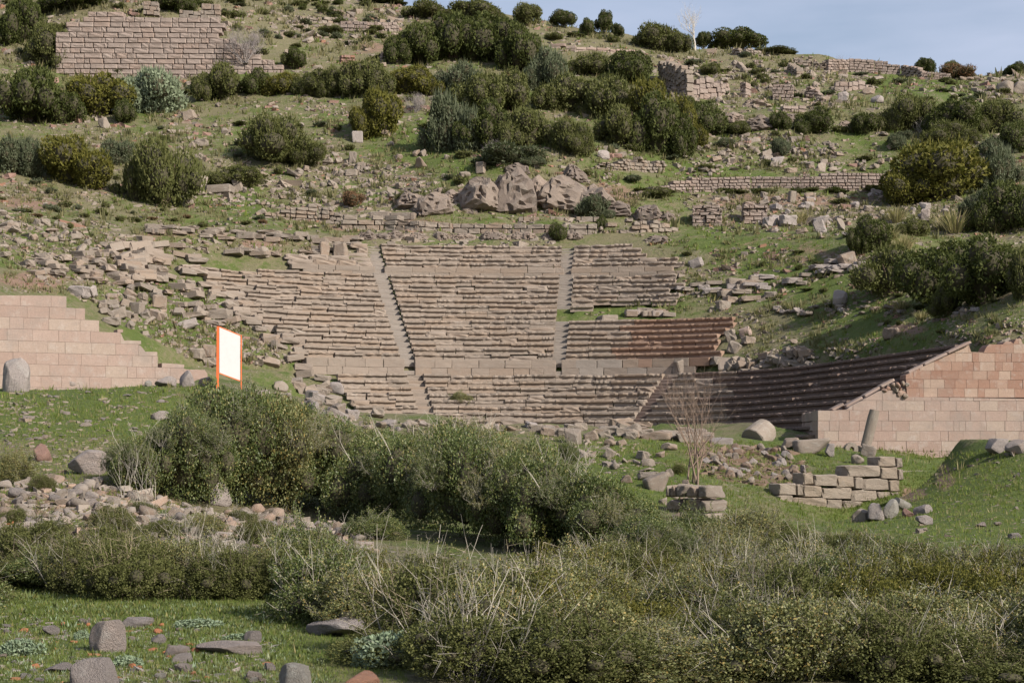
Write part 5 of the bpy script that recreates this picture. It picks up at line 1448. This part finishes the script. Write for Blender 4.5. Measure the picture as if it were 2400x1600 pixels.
# ---- masses nobody could count: small stones and tufts over the slope
def visible_points(n, polys, seed, wfun=None, ymin=0):
    r = np.random.default_rng(seed); xs = [a for pl in polys for a, b in pl]; ys = [b for pl in polys for a, b in pl]; out = []
    tries = 0
    while len(out) < n and tries < n * 8:
        px, py = r.uniform(min(xs), max(xs)), r.uniform(min(ys), max(ys)); tries += 1
        if not any(inpoly(px, py, pl) for pl in polys): continue
        if wfun and r.random() > wfun(px, py): continue
        h = BVH.ray_cast(O0, Vector(((px - 1200) / FPX, 1, (HOR - py) / FPX)).normalized(), 600)
        if h[0] is None: continue
        p = h[0]
        if p.y < ymin: continue
        out.append((p.x, p.y, p.z, px, py))
    return np.array(out)
_cube = np.array([(x, y, z) for x in (-1, 1) for y in (-1, 1) for z in (-1, 1)], float)
_cf = np.array([(0, 1, 3, 2), (4, 6, 7, 5), (0, 4, 5, 1), (2, 3, 7, 6), (0, 2, 6, 4), (1, 5, 7, 3)])
def stone_mass(name, pts, size_px, mat, seed, lab, flat=.55):
    r = np.random.default_rng(seed); n = len(pts); k = pts[:, 1] / FPX
    sz = (np.exp(r.normal(0, .45, n)) * size_px * k)[:, None, None] * .5
    J = _cube[None] + r.uniform(-.42, .42, (n, 8, 3)); J *= np.stack([r.uniform(.8, 1.5, n), r.uniform(.7, 1.2, n), flat * r.uniform(.6, 1.3, n)], 1)[:, None, :]
    a = r.uniform(0, 6.28, n); ca, sa = np.cos(a)[:, None], np.sin(a)[:, None]
    X = J[..., 0] * ca - J[..., 1] * sa; Yv = J[..., 0] * sa + J[..., 1] * ca; b = r.normal(0, .25, n)[:, None]
    Z = J[..., 2] + X * b
    Vv = np.stack([X, Yv, Z], -1) * sz + pts[:, None, :3] - sz * np.array([0, 0, .25])
    F = (_cf[None] + (np.arange(n) * 8)[:, None, None]).reshape(-1, 4)
    return tag(obj(name, mesh_np(name, Vv.reshape(-1, 3), F, [M[mat]])), lab, 'stones', None, 'stuff')
def dens_hill(px, py):
    v = float(vnoise(np.array([px / 70.]), np.array([py / 30.]), 3)[0]); u = float(vnoise(np.array([px / 22.]), np.array([py / 10.]), 6)[0])
    return max(0, min(1, (v - .28) * 2.0)) * (.35 + u)
UP = [(0, 0), (1120, 0), (1500, 100), (1900, 120), (2400, 165), (2400, 800), (2100, 830), (1750, 870), (1720, 740), (1340, 740), (1590, 700), (1590, 610), (1480, 548), (850, 548), (700, 600), (390, 590), (560, 760), (700, 850), (480, 860), (200, 700), (0, 680)]
pts = visible_points(9500, [UP], 5, dens_hill, 70)
stone_mass('small_hillside_stones', pts, 6.0, 'rubble', 1, 'countless small pale stones strewn over the grassy hillside')
DENSE = [[(560, 905), (900, 985), (1250, 1000), (1250, 1020), (760, 1005)], [(0, 600), (560, 700), (700, 850), (420, 830), (180, 700)], [(860, 548), (1300, 548), (1300, 576), (860, 582)], [(0, 490), (250, 520), (420, 590), (330, 720), (180, 660), (0, 600)], [(560, 400), (950, 380), (1050, 480), (850, 510), (500, 480)], [(1560, 130), (1900, 150), (2100, 190), (1950, 260), (1650, 270), (1540, 200)], [(1600, 450), (2150, 455), (2200, 540), (1600, 545)], [(1640, 300), (1950, 330), (2050, 400), (1640, 400)],
         [(1700, 840), (1900, 800), (1920, 850), (1720, 885)], [(1240, 1010), (1500, 1040), (1620, 1130), (1560, 1180), (1300, 1060)], [(450, 560), (830, 560), (830, 600), (450, 590)], [(620, 20), (950, 30), (940, 90), (640, 90)], [(2240, 160), (2400, 170), (2400, 250), (2240, 240)]]
stone_mass('stony_spill_stones', visible_points(4600, DENSE, 6, None, 50), 7.5, 'rubble', 2, 'dense spills of small pale rubble on the slope and around the ruins')
stone_mass('earthy_slope_stones', visible_points(1500, [UP], 16, dens_hill, 70), 7., 'redrock', 12, 'small reddish stones and clods scattered over the hillside')
stone_mass('bank_pebbles', visible_points(900, [[(0, 900), (520, 905), (430, 1040), (330, 1100), (0, 1120)]], 7, lambda a, b: .4 + .6 * (a < 120 or b > 1030), 20), 6.5, 'rubble', 3, 'small stones in the turf of the left bank')
stone_mass('bank_earth_stones', visible_points(450, [[(1640, 1050), (1830, 1045), (1900, 1090), (1880, 1150), (1640, 1120)]], 8, None, 20), 9, 'earth', 4, 'clods and small stones of the collapsed earth bank')
stone_mass('field_pebbles', visible_points(1500, [COB], 9, None, 18), 11, 'cobble', 5, 'small rounded pebbles between the field stones', .7)
stone_mass('turf_pebbles', visible_points(700, [[(0, 1420), (640, 1500), (650, 1600), (0, 1600)]], 10, None, 10), 8, 'greyrock', 6, 'small grey pebbles in the foreground turf', .5)
stone_mass('tile_crumbs', visible_points(90, [[(0, 1440), (640, 1500), (650, 1600), (0, 1600)], COB], 11, None, 10), 9, 'brick', 7, 'orange tile crumbs in the turf and field stones', .5)
stone_mass('mound_pebbles', visible_points(240, [[(2080, 1180), (2250, 1075), (2400, 1060), (2400, 1290), (2060, 1280)]], 12, None, 10), 6, 'rubble', 8, 'small stones on the green mound', .5)
def tuft_mass(name, pts, size_px, mat, seed, lab, per=7, wid=.16, asp=1.):
    r = np.random.default_rng(seed); n = len(pts); k = pts[:, 1] / FPX
    P = np.repeat(pts[:, :3], per, 0); s = np.repeat(np.exp(r.normal(0, .35, n)) * size_px * k, per)[:, None]
    m = n * per; a = r.uniform(0, 6.28, m); q = r.uniform(0, 1, m)
    off = np.stack([np.cos(a) * q, np.sin(a) * q, 0 * a], 1) * s * .8 * asp; tip = off * 1.8 + np.stack([0 * a, 0 * a, r.uniform(.6, 1.1, m)], 1) * s
    w = np.stack([-np.sin(a), np.cos(a), 0 * a], 1) * s * wid
    V = np.stack([P + off - w - [0, 0, .02], P + off + w - [0, 0, .02], P + tip], 1).reshape(-1, 3); F = np.arange(m * 3).reshape(m, 3)
    return tag(obj(name, mesh_np(name, V, F, [M[mat]])), lab, 'grass', None, 'stuff')
def dens_t(px, py): return max(0, min(1, (float(vnoise(np.array([px / 55.]), np.array([py / 22.]), 13)[0]) - .3) * 2.2))
tuft_mass('hillside_tufts', visible_points(8500, [UP], 21, dens_t, 70), 8.5, 'tuft', 21, 'dry olive grass tufts covering the stony hillside', 8)
tuft_mass('green_hillside_tufts', visible_points(5000, [UP], 22, lambda a, b: 1 - dens_t(a, b) * .8, 70), 6, 'grass', 22, 'green grass tufts on the hillside', 7)
tuft_mass('straw_hillside_tufts', visible_points(1300, [UP], 23, dens_t, 70), 8, 'drygrass', 23, 'pale straw tufts on the hillside', 7, .1)
GR = [[(0, 895), (520, 900), (620, 1050), (460, 1140), (0, 1130)], [(1230, 1015), (1900, 1040), (2260, 1060), (2400, 1050), (2400, 1320), (1900, 1300), (1400, 1250)]]
tuft_mass('bank_grass', visible_points(27000, GR + [COB], 24, None, 14), 5.0, 'grass', 24, 'short green turf on the banks and the mound', 5, .13, 1.3)
tuft_mass('foreground_grass', visible_points(17000, [[(0, 1340), (700, 1380), (900, 1500), (960, 1600), (0, 1600)]], 25, None, 9), 6.5, 'grass', 25, 'short green turf in the near left foreground', 6, .09, 1.3)
tuft_mass('broadleaf_herbs', visible_points(4200, [[(0, 1380), (640, 1420), (800, 1600), (0, 1600)]], 27, None, 9), 6.5, 'leaf_near_dark', 27, 'low broad leaved herbs in the near turf', 7, .3, 2.4)
tuft_mass('pale_herbs', visible_points(1000, [[(0, 1380), (640, 1420), (800, 1600), (0, 1600)]], 28, None, 9), 6, 'leaf_pale', 28, 'pale grey green herbs dotted in the near turf', 7, .22, 2.2)
tuft_mass('dry_turf', visible_points(2600, [[(0, 1100), (900, 1200), (900, 1330), (0, 1330)], GR[0], GR[1]], 26, None, 12), 8, 'drygrass', 26, 'dry straw bits in the turf', 5, .06)

# ---- the near spiny shrubs: stems, thorny side shoots and small leaves
def spiny(seed, nst=46, shoots=7, lpb=30, lsize=.024, mat='leaf_near', tw='twig', bareness=.16):
    r = np.random.default_rng(seed); segs, LP, LD = [], [], []
    for i in range(nst):
        a = r.uniform(0, 6.28); lean = r.uniform(0, 1) ** .75 * 1.25; d = np.array([math.cos(a) * math.sin(lean), math.sin(a) * math.sin(lean), math.cos(lean)])
        L = r.uniform(.62, 1.05) * (1 - .12 * lean); p = np.array([math.cos(a), math.sin(a), 0]) * r.uniform(0, .3); bare_ = r.random() < bareness
        if bare_ : L *= 1.1
        n = 5; rad = .0045 if r.random() < .7 else .0095; pts_ = [p]
        for k in range(n):
            q = p + d * L / n; segs.append((p, q, rad * (1 - k / n * .7), rad * (1 - (k + 1) / n * .7))); d = d + r.normal(size=3) * .13 + np.array([0, 0, .05]); d /= np.linalg.norm(d); p = q; pts_.append(p)
        for s in range(shoots):
            t = r.uniform(.35, 1); k = min(int(t * n), n - 1); b = pts_[k] + (pts_[k + 1] - pts_[k]) * (t * n - k); v = (pts_[k + 1] - pts_[k]) / (L / n)
            e = v * .55 + r.normal(size=3) * .6; e /= np.linalg.norm(e); l = r.uniform(.10, .26)
            segs.append((b, b + e * l, .0035, .0012))
            m = int(lpb * (.12 if bare_ else 1) * r.uniform(.6, 1.3)); u = r.uniform(.1, 1, m)[:, None]
            LP.append(b + e * l * u + r.normal(size=(m, 3)) * .022); LD.append(np.repeat(e[None], m, 0) * .5 + r.normal(size=(m, 3)) * .8 + np.array([0, 0, .3]))
    P = np.concatenate(LP); D = np.concatenate(LD); ok = P[:, 2] > 0
    # leafy bottom and inside, so that the shrub is dense
    V, F = leaves(P[ok], D[ok], lsize, r, .6)
    q = np.concatenate([F[:, [0, 1, 2]], F[:, [0, 2, 3]]])
    k = 1 / 1.02
    leafm = mesh_np('foliage', V * k, F, [M[mat]]); V2, F2 = tubes(segs, 3); twm = mesh_np('stems', V2 * k, F2, [M[tw]])
    return leafm, twm
def heart(mat, seed, n=17000, leaf=.036, z=.86):
    me = crown_mesh(mat, seed, n, leaf, 17, 0, True, .33); return me
HEART = {'a': [heart('leaf_near', 5 + i) for i in range(3)], 'd': [heart('leaf_near_dark', 15 + i) for i in range(3)], 'o': [heart('leaf_olive', 25)], 'y': [heart('leaf_yellow', 35)]}
SP = {'a': [spiny(i, 54, 8, 30, .027) for i in range(4)], 'd': [spiny(20 + i, 60, 8, 32, .030, 'leaf_near_dark', 'twig', .10) for i in range(3)], 'o': [spiny(40 + i, 50, 8, 26, .026, 'leaf_olive', 'twig_tan', .26) for i in range(2)],
      'y': [spiny(50 + i, 50, 8, 30, .027, 'leaf_yellow', 'twig_tan', .16) for i in range(2)], 't': [spiny(60, 34, 7, 6, .022, 'leaf_grey', 'twig', .45)]}
def shoots_mesh(seed):
    r = random.Random(seed); segs = []
    for i in range(6):
        a = r.uniform(0, 6.28); q = r.uniform(0, .8); branchy(r, (q * math.cos(a), q * math.sin(a), .25), (math.cos(a) * q * .7, math.sin(a) * q * .7, 1), r.uniform(.45, .8), .0085, 1, segs, .75, 2, .10, .1)
    V, F = tubes(segs, 3); V[:, 2] *= 1.28 / V[:, 2].max()
    return mesh_np('bare_shoots', V, F, [M['twig']])
SHOOT = [shoots_mesh(i + 3) for i in range(6)]
def spiny_shrub(x, y, z, rad, h, kind, lab, group=None):
    lm, tm = random.choice(SP[kind]); rz = random.uniform(0, 6.28)
    root = empty('spiny_shrub', (x, y, z), lab, 'bush', group); 
    tl = (random.uniform(-.12, .12), random.uniform(-.12, .12), rz)
    obj('foliage', lm, (x, y, z - .03), tl, (rad, rad, h), root)
    if kind == 't': obj('foliage', HEART['o'][0], (x, y, z - .05), (0, 0, rz + 1), (rad * .8, rad * .8, h * .6), root)
    if kind in HEART: obj('foliage', random.choice(HEART[kind]), (x, y, z - .05), (0, 0, rz + 1), (rad * .86, rad * .86, h * .84), root)
    obj('stems', tm, (x, y, z - .03), tl, (rad, rad, h), root)
    if random.random() < (.8 if y < 30 else .3): tag(obj('bare_shoots', random.choice(SHOOT), (x, y, z - .03), tl, (rad * .9, rad * .9, h * random.uniform(.7, .95)), root), kind='stuff')
    return obj('stems', tm, (x, y, z - .03), tl, (rad, rad, h), root)
def core_mound(x, y, z, rad, h, mat): pass
# foreground thicket
GRASSP = [(-50, 1385), (330, 1395), (600, 1410), (720, 1450), (830, 1490), (930, 1540), (990, 1640), (1050, 1800), (-500, 1800)]
def in_thicket(px, py): return not inpoly(px, py, GRASSP)
yv = 12.6; cnt = 0
while yv < 23.2:
    st = .78 + (yv - 12) * .012; xv = -.36 * yv + random.uniform(0, st)
    while xv < .36 * yv:
        x = xv + random.uniform(-.25, .25); y = yv + random.uniform(-.25, .25); z = zat(x, y); px, py = proj(x, y, z); xv += st
        if not in_thicket(px, py): continue
        if px < 1250 and y > 20.6 and px > 720: continue
        if y > 21 and px < 760: pass
        kd = random.choice('aaaadyoot') if px > 700 else random.choice('aadooot')
        if 1050 < px < 2000 and py > 1480: kd = random.choice('ayyoaot')
        hh = random.choice((random.uniform(.42, .7), random.uniform(.7, 1.08)))
        if random.random() < .05 and y > 15: continue
        if px > 1500: hh *= .95
        tone = {'a': 'green', 'd': 'dark green', 'y': 'yellowish', 'o': 'olive', 't': 'twiggy grey'}[kd]
        under = 'under the stony band' if px < 760 else 'under the big middle bush' if px < 1300 else 'under the low ruin' if px < 1700 else 'under the curved wall' if px < 2060 else 'under the green mound'
        rowp = 'at the bottom edge' if y < 14.6 else 'near the bottom' if y < 17 else 'halfway up the thicket' if y < 19.5 else 'at the far side of the thicket'
        spiny_shrub(x, y, z, random.uniform(.66, .9), hh, kd, tone + ' spiny shrub ' + rowp + ', ' + under, 'foreground thicket' if px > 760 else 'shrubs before the stony band'); cnt += 1
    yv += .74
# taller straggling shrubs over the stony band
for px, py, h, k in ((200, 1385, 150, 'o'), (300, 1400, 160, 'o'), (420, 1390, 150, 'a'), (90, 1370, 110, 'o'), (540, 1400, 140, 'o'), (650, 1390, 130, 'a'), (740, 1370, 120, 'o'), (30, 1350, 90, 'a'), (860, 1400, 120, 'y'), (250, 1330, 120, 'o'), (900, 1380, 110, 't'), (980, 1360, 110, 't'), (460, 1310, 90, 't'), (830, 1330, 90, 't'), (120, 1250, 60, 't'), (260, 1240, 70, 'o'), (380, 1260, 80, 't'), (480, 1250, 60, 'a'), (600, 1270, 70, 'o'), (700, 1290, 70, 't'), (330, 1200, 50, 't'), (40, 1220, 40, 'o'), (560, 1220, 50, 't')):
    p, _ = at(px, py); H_ = h * p.y / FPX; spiny_shrub(p.x, p.y, p.z, H_ * 1.0, H_ * 1.1, k, 'straggling olive shrub over the stony band, ' + ('at its far left' if px < 150 else 'left of the bare stalks' if px < 320 else 'below the smooth boulder' if px < 580 else 'towards its right end' if px < 800 else 'beyond its right end') + (', a twiggy grey one' if k == 't' else ', a taller one' if h > 135 else ''), 'straggling shrubs over the stony band')
# the big bush in the middle and the scrub round it: (px, py, w, h, kind)
BIG = {'a': [crown_mesh('leaf_near', 91 + i, 26000, .030, 20, 0, True, .58) for i in range(3)], 'd': [crown_mesh('leaf_near_dark', 81 + i, 26000, .030, 20, 0, True, .58) for i in range(3)], 'o': [crown_mesh('leaf_olive', 71, 22000, .030, 18, 0, True, .58)]}
MID = """
345 1150 170 165 d left end of the big middle bush behind the cube block
430 1175 190 260 d left shoulder of the big middle bush
520 1175 200 290 a tall left part of the big middle bush below the sign
545 1180 190 330 d tall shoots of the big middle bush in front of the sign
640 1190 220 300 a highest leafy part of the big middle bush
740 1190 220 250 d middle part of the big bush right of the round boulder
690 1120 200 220 a back part of the big middle bush
840 1200 220 230 a saddle of the big middle bush
930 1225 240 240 d dark centre of the big middle bush
1010 1240 240 275 a twiggy centre of the big middle bush
1090 1260 250 305 d dark right hump of the big middle bush
1100 1180 220 230 a top of the right hump of the middle bush
1190 1275 250 290 a right hump of the middle bush below the crest
1270 1290 250 265 d leafy right side of the middle bush
1360 1300 250 235 d right side of the middle bush over the green slope
1440 1310 230 185 a low right end of the middle bush
1530 1330 190 150 d last low lobe of the middle bush
850 1110 220 130 a back edge of the middle bush under the lower seats
960 1110 220 120 o straw coloured back edge of the middle bush
1060 1120 200 150 d back of the middle bush behind the right hump
1240 1180 180 160 a back of the right hump above the green slope
1300 1230 180 150 d upright leafy shoots right of the hump
1180 1100 150 100 a sprigs before the crest blocks
880 1260 150 70 d low dark growth at the foot of the middle bush
1740 1300 200 135 a shrub before the curved block wall
1800 1290 190 90 o straggling shrub in front of the curved wall
1690 1310 190 110 a shrub left of the curved block wall
1640 1330 180 100 t pale twiggy shrub in the ditch bottom
1880 1310 190 90 o twiggy shrub below the curved wall foot
2000 1320 190 90 o pale twiggy shrub before the drum pieces
2120 1330 190 80 o twiggy shrub at the lower edge of the green mound
2240 1340 190 80 t pale twiggy growth under the green mound
2350 1345 180 80 o twiggy shrub at the right edge under the mound
1560 1240 80 60 t tuft of bare twigs before the low ruin
1420 1200 70 60 d small upright shrub on the green slope
1330 1090 60 70 d small leafy shoot below the crest
1590 1110 40 30 o small shrub left of the bare young tree
30 1130 120 90 a shrub at the left edge behind the stony band
100 1150 70 50 o small twiggy shrub beside the cube block
1080 950 60 40 a sprig of the bush before the lower seats
1615 1300 150 125 d small dark shrub in front of the low ruin
1700 1330 150 80 a small shrub beside the low ruin
2330 1330 120 60 a low shrub on the lower mound
""".strip().split('\n')
for ln in MID:
    a = ln.split(' ', 5); px, py, w, h = map(float, a[:4]); p, _ = at(px, py); k = p.y / FPX
    if h < 140: spiny_shrub(p.x, p.y, p.z, w * k * .6, h * k * 1.05, a[4], a[5], None); continue
    H_ = h * k; W_ = max(w * k * .66, H_ * .52)
    root = empty('leafy_shrub', p, a[5], 'bush', 'lobes of the big middle bush' if 'middle bush' in a[5] else None)
    kd = 'd' if random.random() < .6 else a[4] if a[4] in BIG else 'a'
    obj('foliage', random.choice(BIG[kd]), (p.x, p.y, p.z - .05), (0, 0, random.uniform(0, 6)), (W_, W_ * .8, H_ * .93), root)
    for q in range(6):
        an = random.uniform(0, 6.28); rr = random.uniform(.1, .85) * W_; zz = H_ * .62 * math.sqrt(max(.05, 1 - (rr / W_) ** 2)); lm, tm = random.choice(SP[a[4]]); z_ = random.uniform(.24, .38) * H_
        L_ = (p.x + rr * math.cos(an), p.y + rr * math.sin(an) * .8 - .1, p.z + zz - .15); r_o = (random.uniform(-.3, .3), math.cos(an) * rr / W_ * .7, random.uniform(0, 6))
        obj('sprig', lm, L_, r_o, (W_ * .42, W_ * .42, z_), root); obj('stems', tm, L_, r_o, (W_ * .42, W_ * .42, z_), root)
    if random.random() < .6: tag(obj('bare_shoots', random.choice(SHOOT), (p.x, p.y, p.z + H_ * .45), (0, 0, q), (W_ * .8, W_ * .8, H_ * .5), root), kind='stuff')
# single long bare shoots standing up from the bushes
for i, (px, py, h, lab) in enumerate(((335, 1180, 175, 'long bare stalk left of the big middle bush'), (300, 1170, 120, 'thin bare stalk beside the cube block'), (360, 1170, 110, 'short bare stalk at the edge of the middle bush'), (1170, 1420, 110, 'white bare branch fork in the foreground thicket'), (1190, 1390, 90, 'second white bare fork in the foreground thicket'),
        (1260, 1390, 90, 'low spreading white branch in the thicket'), (1330, 1500, 120, 'tall white shoot in the thicket'), (1005, 1400, 90, 'white shoot near the stony band end'), (1150, 1600, 150, 'white crooked branch at the bottom edge'), (1520, 1560, 150, 'white forked branch low in the thicket'), (1560, 1620, 130, 'white branch at the bottom edge right of the middle'), (550, 1150, 180, 'grey branch in front of the sign'), (745, 1080, 130, 'bare stalk above the middle bush'),
        (1855, 1530, 130, 'pale branch low at the right of the thicket'), (2100, 1450, 110, 'pale branch fork under the mound'), (2250, 1560, 130, 'pale branch at the lower right'), (1320, 1130, 90, 'thin shoot on the green slope'), (1380, 1090, 70, 'thin white fork on the green slope'), (1700, 1480, 110, 'thin pale branch in the thicket below the ditch'), (280, 1330, 140, 'bare stalks over the stony band'), (640, 1330, 150, 'bare stalks right of the smooth boulder'), (560, 1330, 120, 'thin stalks over the stony band'))):
    p, _ = at(min(px, 2395), min(py, 1590)); bare('bare_branch', lab, 'branch', p, 2 if i > 2 else 3, .5, .0045 + .00012 * p.y, 2, 'twig', .7, 2, (random.uniform(-.3, .3), 0), .35, 30 + i, .12, .2, hfit=h * p.y / FPX)
# pale herb clumps
herb = crown_mesh('leaf_pale', 5, 1500, .15, 9, .0, False)
for px, py, w, h, lab in ((900, 1560, 170, 95, 'pale green leafy herb patch among the foreground shrubs'), (45, 1535, 110, 50, 'grey green herb cushion at the lower left edge'), (190, 1500, 40, 34, 'small pale herb against the upright boulder'), (300, 1560, 80, 36, 'pale herb patch behind the pointed boulder'), (460, 1470, 120, 30, 'grey herb in the shade of the shrubs'), (560, 1500, 90, 26, 'low grey herbs before the wedge stone')):
    p, _ = at(px, py); k = p.y / FPX; o = obj('herb_clump', herb, (p.x, p.y, p.z - .03), (0, 0, px), (w * k / 2, w * k / 2, h * k)); tag(o, lab, 'plant', 'pale herbs in the foreground')

# ------------------------------------------------------------------ the information board
p = at(510, 905)[0]; Y = 51.5; k = Y / FPX
g0 = unproj(507, 906, Y); pl = unproj(511, 766, Y); pr = unproj(561, 784, Y - .0)
root = empty('information_board', g0, 'blank white board in an orange steel frame on two posts above the bush', 'sign')
ang = R(28)          # the board stands turned away from the viewer
w = (561 - 511) * k / math.cos(ang) ; u = Vector((math.cos(ang), math.sin(ang), 0))
# two posts
def bar(name, a, b, wd, mat, parent=root):
    a, b = Vector(a), Vector(b); d = b - a
    bm = bmesh.new(); bmesh.ops.create_cube(bm, size=1); bmesh.ops.bevel(bm, geom=bm.edges[:], offset=.04, segments=1, affect='EDGES'); me = bpy.data.meshes.new(name); bm.to_mesh(me); bm.free(); me.materials.append(M[mat])
    return obj(name, me, a + d / 2, d.to_track_quat('Z', 'Y').to_euler(), (wd, wd, d.length), parent)
z0 = zat(g0.x, g0.y) - .2; A = Vector((pl.x, Y, 0)); B = A + u * w; zt = pl.z
bar('post', (A.x - .02, A.y, z0), (A.x, A.y, zt + .02), .07, 'sign_orange'); bar('post', (B.x, B.y, z0), (B.x, B.y, zt - .22), .03, 'sign_orange')
drop = .24; hb = 108 * k
a1, b1 = Vector((A.x + .04, A.y, zt)), Vector((B.x - .04, B.y, zt - drop)); a0, b0 = a1 - Vector((0, 0, hb)), b1 - Vector((0, 0, hb * .99))
bar('frame_rail', a1, b1, .03, 'sign_orange'); bar('frame_rail', a0, b0, .03, 'sign_orange')
nv = Vector((u.y, -u.x, 0)) * .012
Vv = [a0 - nv, b0 - nv, b1 - nv, a1 - nv, a0 + nv, b0 + nv, b1 + nv, a1 + nv]
me = mesh_py('panel', [v - g0 for v in Vv], [(4, 5, 6, 7), (3, 2, 1, 0), (0, 1, 5, 4), (1, 2, 6, 5), (2, 3, 7, 6), (3, 0, 4, 7)], [M['sign_white']])
ob = bpy.data.objects.new('panel', me); COL.objects.link(ob); ob.parent = root
